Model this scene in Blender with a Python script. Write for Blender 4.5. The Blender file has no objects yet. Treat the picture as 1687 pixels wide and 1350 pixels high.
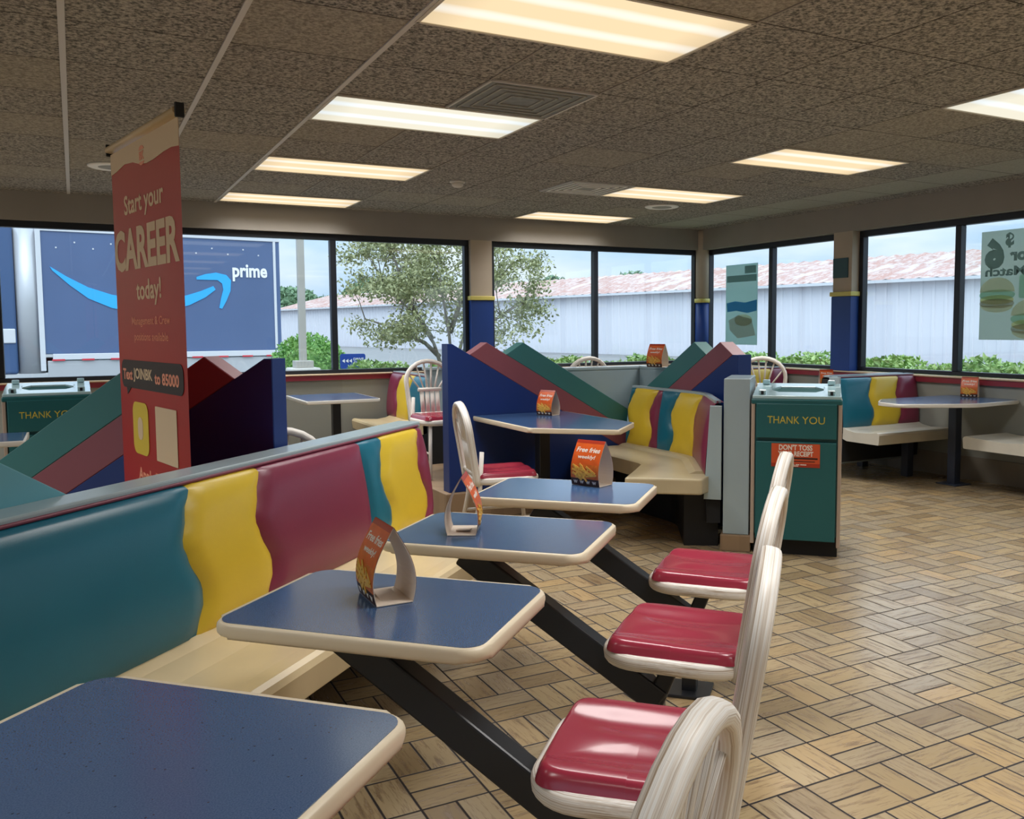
import bpy, bmesh, math, random
from mathutils import Vector, Matrix
random.seed(7)
PI = math.pi
sc = bpy.context.scene
COL = sc.collection

# ------------------------------------------------------------------ camera, sky, exposure
cam = bpy.data.objects.new('camera', bpy.data.cameras.new('camera'))
COL.objects.link(cam)
_yaw, _pit, _rol = 0.4912, 0.0765, -0.0054
cy, sy, cp, sp = math.cos(_yaw), math.sin(_yaw), math.cos(_pit), math.sin(_pit)
_fw = Vector((sy*cp, cy*cp, -sp)); _rt = Vector((cy, -sy, 0)); _up = _rt.cross(_fw)
_r2 = math.cos(_rol)*_rt + math.sin(_rol)*_up
_u2 = -math.sin(_rol)*_rt + math.cos(_rol)*_up
cam.matrix_world = Matrix(((_r2.x, _u2.x, -_fw.x, 0), (_r2.y, _u2.y, -_fw.y, 0), (_r2.z, _u2.z, -_fw.z, 1.3624), (0, 0, 0, 1)))
cam.data.sensor_fit = 'HORIZONTAL'; cam.data.sensor_width = 36
cam.data.lens = 1471.3/1687*36
cam.data.shift_x = -68.92/1687; cam.data.shift_y = -22.12/1687
cam.data.clip_end = 400
sc.camera = cam
sc.view_settings.view_transform = 'Standard'; sc.view_settings.look = 'None'
sc.view_settings.gamma = 1; sc.view_settings.exposure = 0.25
sc.cycles.use_denoising = True
sc.cycles.max_bounces = 8; sc.cycles.diffuse_bounces = 4; sc.cycles.transparent_max_bounces = 16
sc.cycles.caustics_reflective = False; sc.cycles.caustics_refractive = False
sc.cycles.sample_clamp_indirect = 6.0

SKY_STRENGTH = 0.97
TROFFER_WATTS = 17.5
TROFFER_GLOW = 1.0

def lin(c):
    r = []
    for v in c:
        v /= 255.0
        r.append(v/12.92 if v <= .04045 else ((v+.055)/1.055)**2.4)
    return (*r, 1.0)

world = bpy.data.worlds.new('overcast_sky'); sc.world = world; world.use_nodes = True

class NG:
    """small helper that wires nodes"""
    def __init__(s, tree): s.t = tree; s.n = tree.nodes; s.l = tree.links
    def node(s, typ, **kw):
        n = s.n.new(typ)
        for k, v in kw.items(): setattr(n, k, v)
        return n
    def put(s, sock, v):
        if isinstance(v, bpy.types.NodeSocket): s.l.new(v, sock)
        elif v is not None: sock.default_value = v
    def math(s, op, a, b=None, c=None):
        n = s.node('ShaderNodeMath', operation=op)
        s.put(n.inputs[0], a)
        if b is not None: s.put(n.inputs[1], b)
        if c is not None: s.put(n.inputs[2], c)
        return n.outputs[0]
    def mix(s, f, a, b, blend='MIX'):
        n = s.node('ShaderNodeMix', data_type='RGBA', blend_type=blend)
        s.put(n.inputs[0], f); s.put(n.inputs[6], a); s.put(n.inputs[7], b)
        return n.outputs[2]
    def mixf(s, f, a, b):
        n = s.node('ShaderNodeMix', data_type='FLOAT')
        s.put(n.inputs[0], f); s.put(n.inputs[2], a); s.put(n.inputs[3], b)
        return n.outputs[0]
    def noise(s, vec, scale, detail=2, rough=.5):
        n = s.node('ShaderNodeTexNoise'); s.put(n.inputs['Vector'], vec)
        n.inputs['Scale'].default_value = scale; n.inputs['Detail'].default_value = detail; n.inputs['Roughness'].default_value = rough
        return n.outputs[0]
    def white(s, vec):
        n = s.node('ShaderNodeTexWhiteNoise', noise_dimensions='3D'); s.put(n.inputs['Vector'], vec)
        return n.outputs[0]
    def xyz(s, v):
        n = s.node('ShaderNodeSeparateXYZ'); s.put(n.inputs[0], v); return n.outputs
    def vec(s, x, y, z=0.0):
        n = s.node('ShaderNodeCombineXYZ')
        for i, v in enumerate((x, y, z)): s.put(n.inputs[i], v)
        return n.outputs[0]
    def ramp(s, f, stops):
        n = s.node('ShaderNodeValToRGB'); s.put(n.inputs[0], f)
        e = n.color_ramp.elements
        while len(e) < len(stops): e.new(.5)
        for el, (p, c) in zip(e, stops): el.position = p; el.color = c
        return n.outputs[0]
    def mapr(s, v, a, b, c=0.0, d=1.0):
        n = s.node('ShaderNodeMapRange'); s.put(n.inputs[0], v)
        for i, q in enumerate((a, b, c, d)): n.inputs[i+1].default_value = q
        return n.outputs[0]

g = NG(world.node_tree); g.n.clear()
_o = g.node('ShaderNodeOutputWorld'); _bg = g.node('ShaderNodeBackground')
_d = g.node('ShaderNodeTexCoord').outputs['Generated']
_x, _y, _z = g.xyz(_d)
_cl = g.noise(g.vec(_x, _y, g.math('MULTIPLY', _z, 3.2)), 3.0, 5, .55)
_c = g.mix(g.mapr(_cl, .4, .62), lin((182, 212, 242)), lin((226, 238, 248)))
_k = g.mapr(_z, 0.0, 0.75, 1.0, 2.6)          # an overcast sky is brighter overhead
g.put(_bg.inputs[0], _c); g.put(_bg.inputs[1], g.math('MULTIPLY', _k, SKY_STRENGTH))
g.l.new(_bg.outputs[0], _o.inputs[0])

sun = bpy.data.objects.new('hazy_sun', bpy.data.lights.new('hazy_sun', 'SUN'))
sun.data.energy = 1.25; sun.data.angle = math.radians(50); sun.data.color = (1, .97, .92)
sun.rotation_euler = Vector((.25, .55, -.8)).to_track_quat('-Z', 'Y').to_euler()
COL.objects.link(sun)

# ------------------------------------------------------------------ materials
def new_mat(name):
    m = bpy.data.materials.new(name); m.use_nodes = True
    gg = NG(m.node_tree)
    p = m.node_tree.nodes['Principled BSDF']
    return m, gg, p

def mat(name, rgb, rough=.5, metal=0.0, spec=.5, var=0.0, vscale=3.0, bump=0.0, bscale=80.0, coat=0.0, em=None):
    m, gg, p = new_mat(name)
    co = gg.node('ShaderNodeTexCoord').outputs['Object']
    c = lin(rgb)
    if var:
        f = gg.noise(co, vscale, 4)
        lo = tuple(v*(1-var) for v in c[:3])+(1,); hi = tuple(min(1, v*(1+var)) for v in c[:3])+(1,)
        gg.put(p.inputs['Base Color'], gg.mix(gg.mapr(f, .3, .7), lo, hi))
    else:
        p.inputs['Base Color'].default_value = c
    p.inputs['Roughness'].default_value = rough; p.inputs['Metallic'].default_value = metal
    p.inputs['Specular IOR Level'].default_value = spec
    p.inputs['Coat Weight'].default_value = coat; p.inputs['Coat Roughness'].default_value = .08
    if bump:
        b = gg.node('ShaderNodeBump'); b.inputs['Strength'].default_value = bump; b.inputs['Distance'].default_value = .002
        gg.put(b.inputs['Height'], gg.noise(co, bscale, 3)); gg.l.new(b.outputs[0], p.inputs['Normal'])
    if em:
        p.inputs['Emission Color'].default_value = c; p.inputs['Emission Strength'].default_value = em
    return m

MT = {}
def mk(key, *a, **k): MT[key] = mat(key, *a, **k); return MT[key]
mk('teal_vinyl', (22, 102, 126), .32, spec=.5, bump=.12, bscale=260, var=.06)
mk('yellow_vinyl', (214, 184, 52), .34, spec=.5, bump=.12, bscale=260, var=.05)
mk('burgundy_vinyl', (124, 46, 72), .33, spec=.5, bump=.12, bscale=260, var=.06)
mk('piping', (120, 52, 72), .45)
mk('grey_laminate', (160, 178, 186), .26, var=.04)
mk('board_blue', (18, 48, 112), .42, var=.04)
mk('board_maroon', (134, 74, 84), .45, var=.04)
mk('board_green', (52, 112, 112), .45, var=.04)
mk('board_green_lit', (108, 174, 190), .45, var=.04)  # brighter copy of the divider green, window light painted into the colour
mk('bin_green', (26, 94, 98), .38, var=.04)
mk('bin_top', (176, 206, 212), .16, coat=.5)  # reflected daylight put into the pale tray colour
mk('bin_hole', (22, 78, 80), .7, spec=.2)
mk('bin_gold', (198, 182, 66), .45)
mk('bin_stile', (178, 160, 146), .45)
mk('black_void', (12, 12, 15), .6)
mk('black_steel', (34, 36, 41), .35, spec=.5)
mk('navy_steel', (44, 52, 70), .4)
mk('cream_edge', (226, 212, 186), .35)
mk('white_edge', (214, 210, 202), .35)
mk('fiberglass', (216, 196, 156), .3, spec=.5, var=.06, vscale=6)
mk('fiberglass_shaded', (192, 178, 146), .32, spec=.5, var=.06, vscale=6)  # darker copy of the cream fiberglass, shade painted into the colour
mk('fiberglass_grey', (206, 202, 190), .35, spec=.5, var=.05, vscale=6)
mk('seat_red', (148, 44, 64), .24, spec=.5, coat=.15)
mk('white_frame', (212, 202, 190), .5, var=.06, vscale=14)
mk('soffit', (154, 148, 140), .7, var=.04)
mk('column_beige', (184, 170, 152), .7, var=.04)
mk('column_blue', (24, 62, 136), .45, var=.05)
mk('yellow_band', (216, 204, 112), .5)
mk('square_teal', (54, 84, 92), .6)
mk('lower_wall', (128, 124, 112), .55, var=.08, vscale=2)
mk('red_trim', (140, 44, 58), .4)
mk('sill_cream', (212, 186, 154), .4)
mk('window_bronze', (36, 40, 48), .4, metal=.2)
mk('window_metal', (120, 126, 132), .35, metal=.5)
mk('tbar', (204, 200, 196), .5)
mk('tbar_dark', (150, 142, 132), .6)
mk('fixture_white', (206, 198, 184), .45)
mk('vent_grey', (124, 128, 128), .6, var=.2, vscale=20)
mk('vent_light', (150, 148, 140), .6, var=.2, vscale=14)
mk('speaker_white', (244, 242, 238), .5)
mk('plastic_white', (222, 218, 210), .45)
mk('banner_red', (176, 38, 34), .38, var=.05, vscale=1.6)
mk('banner_cream', (226, 200, 164), .5)
mk('banner_orange', (238, 156, 126), .5)
mk('banner_black', (44, 34, 34), .5)
mk('code_yellow', (224, 196, 60), .5)
mk('rod_alu', (206, 182, 142), .4)
mk('tent_orange', (214, 92, 34), .35, var=.12, vscale=30)
mk('tent_amber', (206, 104, 36), .35, var=.25, vscale=40)
mk('tent_red', (168, 52, 30), .35)
mk('tent_brown', (54, 26, 22), .4)
mk('tent_white', (232, 226, 216), .5)
mk('tent_fries', (226, 176, 76), .45, var=.15, vscale=60)
mk('card_inside', (222, 206, 190), .6)
mk('sign_orange', (206, 84, 44), .45)
mk('truck_blue', (84, 104, 142), .4, var=.06, vscale=.6)
mk('truck_silver', (196, 198, 202), .32, metal=.25)
mk('truck_white', (214, 216, 220), .4)
mk('arrow_blue', (52, 176, 250), .5)
mk('pure_white', (245, 245, 245), .5)
mk('reflector_red', (206, 52, 66), .4)
mk('tyre', (26, 26, 28), .8)
mk('cab_blue', (66, 92, 132), .35)
mk('glass_dark', (60, 78, 100), .15)
mk('pole_grey', (176, 172, 164), .6, var=.05)
mk('concrete', (196, 192, 184), .8, var=.08)
mk('asphalt', (132, 132, 132), .9, var=.12, vscale=2)
mk('sign_blue', (30, 70, 168), .4)
mk('bark', (140, 134, 126), .85, var=.2, vscale=20)
mk('decal_grey', (118, 132, 126), .6)
mk('decal_dark', (84, 96, 92), .6)
mk('bun', (178, 158, 116), .6, var=.1, vscale=12)
mk('patty', (112, 96, 80), .6)
mk('lettuce', (108, 140, 84), .6)
mk('tomato', (170, 112, 98), .6)
mk('cup_green', (92, 150, 118), .6)
mk('decal_blue', (92, 160, 206), .6)
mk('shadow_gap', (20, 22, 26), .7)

def leaf_mat(name, a, b):
    m, gg, p = new_mat(name)
    oi = gg.node('ShaderNodeTexCoord').outputs['Object']
    f = gg.noise(oi, 9.0, 3)
    gg.put(p.inputs['Base Color'], gg.mix(gg.mapr(f, .3, .7), lin(a), lin(b)))
    p.inputs['Roughness'].default_value = .6
    gg.put(p.inputs['Subsurface Weight'], 0.0)
    MT[name] = m
leaf_mat('leaf_tree', (134, 142, 98), (190, 192, 146))
leaf_mat('leaf_bush', (92, 146, 68), (150, 192, 104))
leaf_mat('leaf_hedge', (122, 164, 84), (190, 212, 140))
leaf_mat('leaf_far', (96, 132, 98), (134, 162, 126))

# speckled blue laminate
m, gg, p = new_mat('table_laminate'); MT['table_laminate'] = m
co = gg.node('ShaderNodeTexCoord').outputs['Object']
vo = gg.node('ShaderNodeTexVoronoi'); gg.put(vo.inputs['Vector'], co); vo.inputs['Scale'].default_value = 62
sp_ = gg.math('MULTIPLY', gg.math('LESS_THAN', vo.outputs['Distance'], .11), gg.math('GREATER_THAN', gg.noise(co, 40, 2), .47))
base = gg.mix(gg.mapr(gg.noise(co, 420, 2), .35, .65), lin((54, 84, 126)), lin((72, 102, 142)))
gg.put(p.inputs['Base Color'], gg.mix(gg.math('MULTIPLY', sp_, .75), base, lin((26, 34, 60))))
p.inputs['Roughness'].default_value = .17; p.inputs['IOR'].default_value = 1.9; p.inputs['Specular IOR Level'].default_value = 1.0

# white-washed laminated bent wood: plies run along the length (uv.x goes round the section)
m, gg, p = new_mat('bentwood'); MT['bentwood'] = m
uv = gg.node('ShaderNodeTexCoord').outputs['UV']
ux, uy, _q = gg.xyz(uv)
st_ = gg.noise(gg.vec(gg.math('MULTIPLY', ux, 24.0), gg.math('MULTIPLY', uy, .7), 0.0), 1.0, 3, .6)
fine = gg.noise(gg.vec(gg.math('MULTIPLY', ux, 60.0), gg.math('MULTIPLY', uy, 9.0), 3.0), 1.0, 2)
c1 = gg.ramp(st_, [(.34, lin((158, 138, 116))), (.44, lin((226, 218, 208))), (.56, lin((246, 246, 244))), (.66, lin((176, 158, 138)))])
gg.put(p.inputs['Base Color'], gg.mix(gg.math('MULTIPLY', gg.mapr(fine, .4, .7), .25), c1, lin((170, 156, 138))))
p.inputs['Roughness'].default_value = .42

# clear window glass: lets the light straight through and mirrors a little
m = bpy.data.materials.new('window_glass'); m.use_nodes = True; MT['window_glass'] = m
gg = NG(m.node_tree); gg.n.clear()
o_ = gg.node('ShaderNodeOutputMaterial'); tr = gg.node('ShaderNodeBsdfTransparent'); gl = gg.node('ShaderNodeBsdfGlossy')
tr.inputs[0].default_value = (.97, .985, .98, 1); gl.inputs['Roughness'].default_value = .02
mx = gg.node('ShaderNodeMixShader'); mx.inputs[0].default_value = .045
gg.l.new(tr.outputs[0], mx.inputs[1]); gg.l.new(gl.outputs[0], mx.inputs[2]); gg.l.new(mx.outputs[0], o_.inputs[0])

def film(name, rgb, see=.35):
    """a printed window film: daylight glows through it"""
    m = bpy.data.materials.new(name); m.use_nodes = True; MT[name] = m
    gg = NG(m.node_tree); gg.n.clear()
    o_ = gg.node('ShaderNodeOutputMaterial'); tr = gg.node('ShaderNodeBsdfTransparent')
    df = gg.node('ShaderNodeBsdfDiffuse'); tl = gg.node('ShaderNodeBsdfTranslucent')
    df.inputs[0].default_value = lin(rgb); tl.inputs[0].default_value = lin(rgb)
    a = gg.node('ShaderNodeMixShader'); a.inputs[0].default_value = .85
    gg.l.new(df.outputs[0], a.inputs[1]); gg.l.new(tl.outputs[0], a.inputs[2])
    b = gg.node('ShaderNodeMixShader'); b.inputs[0].default_value = see
    gg.l.new(a.outputs[0], b.inputs[1]); gg.l.new(tr.outputs[0], b.inputs[2]); gg.l.new(b.outputs[0], o_.inputs[0])
film('film_grey', (194, 202, 192), .14); film('film_teal', (170, 194, 188), .14); film('film_blue', (112, 176, 214), .12)
film('film_dark', (150, 164, 158), .3); film('film_bun', (236, 230, 204), .34); film('film_patty', (206, 200, 188), .34)
film('film_green', (196, 226, 206), .34); film('film_yellow', (242, 236, 190), .34); film('film_tomato', (240, 214, 204), .34)

# basket-weave quarry tile
m, gg, p = new_mat('floor_tile'); MT['floor_tile'] = m
co = gg.node('ShaderNodeTexCoord').outputs['Object']
x0, y0, _q = gg.xyz(co)
ca, sa = math.cos(.0057), math.sin(.0057); CELL = .2085
xr = gg.math('ADD', gg.math('MULTIPLY', x0, ca), gg.math('MULTIPLY', y0, -sa))
yr = gg.math('ADD', gg.math('MULTIPLY', x0, sa), gg.math('MULTIPLY', y0, ca))
X = gg.math('DIVIDE', gg.math('SUBTRACT', xr, 2.2583), CELL); Y = gg.math('DIVIDE', gg.math('SUBTRACT', yr, 1.9136), CELL)
X = gg.math('ADD', X, 200.0); Y = gg.math('ADD', Y, 200.0)
ix, iy = gg.math('FLOOR', X), gg.math('FLOOR', Y); fx, fy = gg.math('FRACT', X), gg.math('FRACT', Y)
par = gg.math('MODULO', gg.math('ADD', ix, iy), 2.0)          # 0: long along y, split in x
def edge(f): return gg.math('MINIMUM', f, gg.math('SUBTRACT', 1.0, f))
ex, ey = edge(fx), edge(fy)
hx = gg.math('ABSOLUTE', gg.math('SUBTRACT', fx, .5)); hy = gg.math('ABSOLUTE', gg.math('SUBTRACT', fy, .5))
half = gg.mixf(par, hx, hy)
dist = gg.math('MINIMUM', gg.math('MINIMUM', ex, ey), half)
grout = gg.math('SUBTRACT', 1.0, gg.mapr(dist, .012, .024))
side = gg.math('GREATER_THAN', gg.mixf(par, fx, fy), .5)
bid = gg.vec(ix, iy, side)
rnd = gg.white(bid)
# streaks along each brick
al = gg.mixf(par, yr, xr); ac = gg.mixf(par, xr, yr)
streak = gg.noise(gg.vec(gg.math('MULTIPLY', al, 9.0), gg.math('MULTIPLY', ac, 75.0), gg.math('MULTIPLY', rnd, 40.0)), 1.0, 3, .6)
tile = gg.ramp(rnd, [(0, lin((142, 122, 92))), (.35, lin((178, 157, 120))), (.7, lin((162, 147, 122))), (1, lin((186, 158, 114)))])
tile = gg.mix(gg.math('MULTIPLY', gg.mapr(streak, .5, .66), .7), tile, lin((108, 84, 62)))
big = gg.noise(co, .9, 3)
tile = gg.mix(gg.math('MULTIPLY', gg.mapr(big, .45, .7), .25), tile, lin((150, 128, 92)))
gg.put(p.inputs['Base Color'], gg.mix(grout, tile, lin((30, 22, 22))))
gg.put(p.inputs['Roughness'], gg.mixf(grout, gg.mapr(streak, .3, .8, .16, .34), .8)); p.inputs['Specular IOR Level'].default_value = .65
b = gg.node('ShaderNodeBump'); b.inputs['Strength'].default_value = .5; b.inputs['Distance'].default_value = .002
gg.put(b.inputs['Height'], gg.math('SUBTRACT', gg.math('MULTIPLY', streak, .25), grout)); gg.l.new(b.outputs[0], p.inputs['Normal'])

# rough mineral ceiling tile
m, gg, p = new_mat('ceiling_tile'); MT['ceiling_tile'] = m
co = gg.node('ShaderNodeTexCoord').outputs['Object']
x0, y0, _q = gg.xyz(co)
X = gg.math('ADD', gg.math('DIVIDE', gg.math('ADD', x0, .6056), .6096), 40.0)
Y = gg.math('ADD', gg.math('DIVIDE', gg.math('SUBTRACT', y0, 3.4411), .6096), 40.0)
ix, iy = gg.math('FLOOR', X), gg.math('FLOOR', Y)
dist = gg.math('MINIMUM', edge(gg.math('FRACT', X)), edge(gg.math('FRACT', Y)))
seam = gg.math('SUBTRACT', 1.0, gg.mapr(dist, .003, .0075))
rnd = gg.white(gg.vec(ix, iy, 2.0))
s1 = gg.noise(co, 62, 3, .7); s2 = gg.noise(co, 30, 2)
spk = gg.mapr(gg.math('ADD', gg.math('MULTIPLY', s1, .75), gg.math('MULTIPLY', s2, .25)), .4, .6)
c = gg.mix(spk, lin((88, 88, 86)), lin((188, 182, 174)))
c = gg.mix(gg.math('MULTIPLY', gg.math('SUBTRACT', rnd, .5), .35), c, lin((150, 136, 120)))
c = gg.mix(gg.math('MULTIPLY', gg.math('GREATER_THAN', rnd, .8), .3), c, lin((176, 170, 156)))
newer = gg.math('COMPARE', ix, 51.0, .1)                       # a newer, paler row of tiles by the right wall
c = gg.mix(gg.math('MULTIPLY', newer, .8), c, lin((170, 168, 158)))
gg.put(p.inputs['Base Color'], gg.mix(seam, c, lin((48, 38, 32))))
p.inputs['Roughness'].default_value = .9; p.inputs['Specular IOR Level'].default_value = .2
b = gg.node('ShaderNodeBump'); b.inputs['Strength'].default_value = .9; b.inputs['Distance'].default_value = .006
gg.put(b.inputs['Height'], gg.math('SUBTRACT', s1, seam)); gg.l.new(b.outputs[0], p.inputs['Normal'])

def block_mat(name, rgb, jc, w, h, joint=.012, rough=.55):
    m, gg, p = new_mat(name); MT[name] = m
    co = gg.node('ShaderNodeTexCoord').outputs['Object']
    x0, y0, z0 = gg.xyz(co)
    X = gg.math('DIVIDE', gg.math('ADD', gg.math('ADD', x0, y0), 30.0), w); Z = gg.math('DIVIDE', gg.math('ADD', z0, 3*h), h)
    d = gg.math('MINIMUM', gg.math('MULTIPLY', edge(gg.math('FRACT', X)), w), gg.math('MULTIPLY', edge(gg.math('FRACT', Z)), h))
    j = gg.math('SUBTRACT', 1.0, gg.mapr(d, joint*.3, joint*.6))
    r_ = gg.white(gg.vec(gg.math('FLOOR', X), gg.math('FLOOR', Z), 0.0))
    a = lin(rgb); lo = tuple(v*.86 for v in a[:3])+(1,); hi = tuple(min(1, v*1.12) for v in a[:3])+(1,)
    gg.put(p.inputs['Base Color'], gg.mix(j, gg.mix(r_, lo, hi), lin(jc))); p.inputs['Roughness'].default_value = rough
block_mat('base_tile', (132, 124, 112), (34, 28, 26), .152, .205, .012)
block_mat('curb_tile', (142, 118, 92), (60, 44, 38), .1, .42, .01)
block_mat('wall_panel', (148, 150, 144), (104, 104, 98), 1.22, 3.0, .012)

# corrugated shed wall and rusting roof
m, gg, p = new_mat('shed_white'); MT['shed_white'] = m
co = gg.node('ShaderNodeTexCoord').outputs['Object']
x0, y0, z0 = gg.xyz(co)
f = gg.noise(gg.vec(gg.math('MULTIPLY', y0, 1.6), gg.math('MULTIPLY', z0, .15), 0.0), 1.0, 3)
gg.put(p.inputs['Base Color'], gg.mix(gg.mapr(f, .35, .7), lin((226, 226, 232)), lin((202, 202, 212)))); p.inputs['Roughness'].default_value = .6
m, gg, p = new_mat('shed_roof'); MT['shed_roof'] = m
co = gg.node('ShaderNodeTexCoord').outputs['Object']
x0, y0, z0 = gg.xyz(co)
f = gg.noise(gg.vec(gg.math('MULTIPLY', y0, .45), gg.math('MULTIPLY', z0, .6), gg.math('MULTIPLY', x0, 1.3)), 1.0, 5, .7)
gg.put(p.inputs['Base Color'], gg.ramp(f, [(.34, lin((206, 200, 198))), (.43, lin((190, 172, 166))), (.5, lin((172, 128, 116))), (.57, lin((196, 178, 172))), (.66, lin((148, 98, 86)))])); p.inputs['Roughness'].default_value = .7

def lamp_mat(name, warm, bright):
    m = bpy.data.materials.new(name); m.use_nodes = True; MT[name] = m
    gg = NG(m.node_tree); gg.n.clear()
    o_ = gg.node('ShaderNodeOutputMaterial'); e = gg.node('ShaderNodeEmission')
    co = gg.node('ShaderNodeTexCoord').outputs['Object']
    x0, y0, z0 = gg.xyz(co)
    w = gg.math('ABSOLUTE', gg.math('SINE', gg.math('MULTIPLY', gg.math('ADD', y0, gg.math('MULTIPLY', gg.noise(co, 3.0, 2), .03)), 13.0)))
    tube = gg.mapr(w, .72, 1.0)                                # the tubes inside show as paler streaks
    rim = gg.mapr(gg.math('ABSOLUTE', x0), .42, .585, 1.0, .82)
    gg.put(e.inputs[0], gg.mix(tube, lin(warm), lin(bright))); gg.put(e.inputs[1], gg.math('MULTIPLY', rim, TROFFER_GLOW))
    gg.l.new(e.outputs[0], o_.inputs[0])
lamp_mat('lamp_warm', (240, 214, 172), (250, 240, 222))
lamp_mat('lamp_cool', (232, 226, 206), (238, 244, 244))

# ------------------------------------------------------------------ mesh helpers
class MB:
    def __init__(s): s.bm = bmesh.new(); s.uv = s.bm.loops.layers.uv.new('UVMap'); s.mats = []
    def mi(s, m):
        if m is None: return 0
        if m not in s.mats: s.mats.append(m)
        return s.mats.index(m)
    def box(s, c, d, rot=None, bev=0.0, seg=2, m=None):
        r = bmesh.ops.create_cube(s.bm, size=1.0)
        vs = r['verts']
        bmesh.ops.scale(s.bm, vec=d, verts=vs)
        fs = list({f for v in vs for f in v.link_faces})
        if bev > 0:
            bv = min(bev, min(d)*.49)
            es = list({e for v in vs for e in v.link_edges})
            rb = bmesh.ops.bevel(s.bm, geom=es, offset=bv, segments=seg, affect='EDGES', profile=.5)
            vs = list({v for f in rb['faces'] for v in f.verts} | {v for v in vs if v.is_valid})
            fs = list({f for v in vs for f in v.link_faces})
        M = Matrix.Translation(c) @ (rot.to_4x4() if rot is not None else Matrix())
        bmesh.ops.transform(s.bm, matrix=M, verts=vs)
        i = s.mi(m)
        for f in fs: f.material_index = i
        return vs
    def prism(s, poly, h0, h1, M=None, m=None, bev=0.0, seg=2):
        """polygon in xy extruded from z=h0 to h1, then moved by M"""
        a = [s.bm.verts.new((x, y, h0)) for x, y in poly]; b = [s.bm.verts.new((x, y, h1)) for x, y in poly]
        n = len(poly); fs = [s.bm.faces.new(a[::-1]), s.bm.faces.new(b)]
        for i in range(n): fs.append(s.bm.faces.new((a[i], a[(i+1) % n], b[(i+1) % n], b[i])))
        vs = a+b
        if bev > 0:
            es = list({e for f in fs[:2] for e in f.edges})
            rb = bmesh.ops.bevel(s.bm, geom=es, offset=bev, segments=seg, affect='EDGES', profile=.5)
            vs = list({v for f in rb['faces'] for v in f.verts} | {v for v in vs if v.is_valid})
            fs = list({f for v in vs for f in v.link_faces})
        if M is not None: bmesh.ops.transform(s.bm, matrix=M, verts=vs)
        i = s.mi(m)
        for f in fs: f.material_index = i
        return vs
    def tube(s, pts, rx, ry=None, segs=12, up=(0, 0, 1), closed=False, m=None, taper=None, power=2.0):
        pts = [Vector(q) for q in pts]; ry = ry or rx; n = len(pts); up = Vector(up)
        rings = []; L = 0; ls = []
        for i, q in enumerate(pts):
            if closed: t = pts[(i+1) % n]-pts[i-1]
            else: t = pts[min(i+1, n-1)]-pts[max(i-1, 0)]
            t.normalize()
            side = up.cross(t)
            if side.length < 1e-4: side = Vector((1, 0, 0)).cross(t)
            side.normalize(); nn = t.cross(side)
            k = taper[i] if taper else 1.0
            ring = []
            for j in range(segs):
                a = 2*PI*j/segs; ca, sa = math.cos(a), math.sin(a)
                e = 2.0/power
                ring.append(s.bm.verts.new(q+side*(rx*k*math.copysign(abs(ca)**e, ca))+nn*(ry*k*math.copysign(abs(sa)**e, sa))))
            rings.append(ring)
            if i: L += (q-pts[i-1]).length
            ls.append(L)
        mi = s.mi(m)
        for i in range(n if closed else n-1):
            A, B = rings[i], rings[(i+1) % n]
            for j in range(segs):
                f = s.bm.faces.new((A[j], A[(j+1) % segs], B[(j+1) % segs], B[j])); f.smooth = True; f.material_index = mi
                us = (j/segs, (j+1)/segs, (j+1)/segs, j/segs); vv = (ls[i], ls[i], ls[(i+1) % n], ls[(i+1) % n])
                for lp, u_, v_ in zip(f.loops, us, vv): lp[s.uv].uv = (u_, v_)
        if not closed:
            for R in (rings[0][::-1], rings[-1]):
                f = s.bm.faces.new(R); f.material_index = mi
    def lathe(s, prof, segs=24, M=None, m=None):
        rings = [[s.bm.verts.new((r*math.cos(2*PI*j/segs), r*math.sin(2*PI*j/segs), z)) for j in range(segs)] for r, z in prof]
        mi = s.mi(m); vs = [v for r in rings for v in r]
        for A, B in zip(rings, rings[1:]):
            for j in range(segs):
                f = s.bm.faces.new((A[j], A[(j+1) % segs], B[(j+1) % segs], B[j])); f.smooth = True; f.material_index = mi
        s.bm.faces.new(rings[0][::-1]).material_index = mi; s.bm.faces.new(rings[-1]).material_index = mi
        if M is not None: bmesh.ops.transform(s.bm, matrix=M, verts=vs)
    def grid(s, fn, nu, nv, m=None, smooth=True):
        V = [[s.bm.verts.new(fn(i/nu, j/nv)) for j in range(nv+1)] for i in range(nu+1)]
        mi = s.mi(m)
        for i in range(nu):
            for j in range(nv):
                f = s.bm.faces.new((V[i][j], V[i+1][j], V[i+1][j+1], V[i][j+1])); f.smooth = smooth; f.material_index = mi
                for lp, (a, b) in zip(f.loops, ((i, j), (i+1, j), (i+1, j+1), (i, j+1))): lp[s.uv].uv = (a/nu, b/nv)
        return V
    def sweep(s, path, prof, m=None, caps=True, smooth=False):
        """profile points (out, z) carried along a plan path [(point2d, normal2d)]"""
        R = [[s.bm.verts.new((p[0]+n[0]*o, p[1]+n[1]*o, z)) for o, z in prof] for p, n in path]
        mi = s.mi(m); k = len(prof)
        for A, B in zip(R, R[1:]):
            for j in range(k):
                f = s.bm.faces.new((A[j], A[(j+1) % k], B[(j+1) % k], B[j])); f.material_index = mi; f.smooth = smooth
        if caps:
            s.bm.faces.new(R[0][::-1]).material_index = mi; s.bm.faces.new(R[-1]).material_index = mi
    def text(s, body, size, M, m=None, offset=0.0, ext=.0008, spacing=1.0, sx=1.0, shear=0.0, fit=None):
        cu = bpy.data.curves.new('t', 'FONT'); cu.body = body; cu.size = size; cu.align_x = 'CENTER'; cu.align_y = 'CENTER'
        cu.offset = offset; cu.extrude = ext; cu.space_character = spacing; cu.resolution_u = 3; cu.shear = shear
        ob = bpy.data.objects.new('t', cu); COL.objects.link(ob)
        me = bpy.data.meshes.new_from_object(ob.evaluated_get(bpy.context.evaluated_depsgraph_get()))
        bpy.data.objects.remove(ob); bpy.data.curves.remove(cu)
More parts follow.
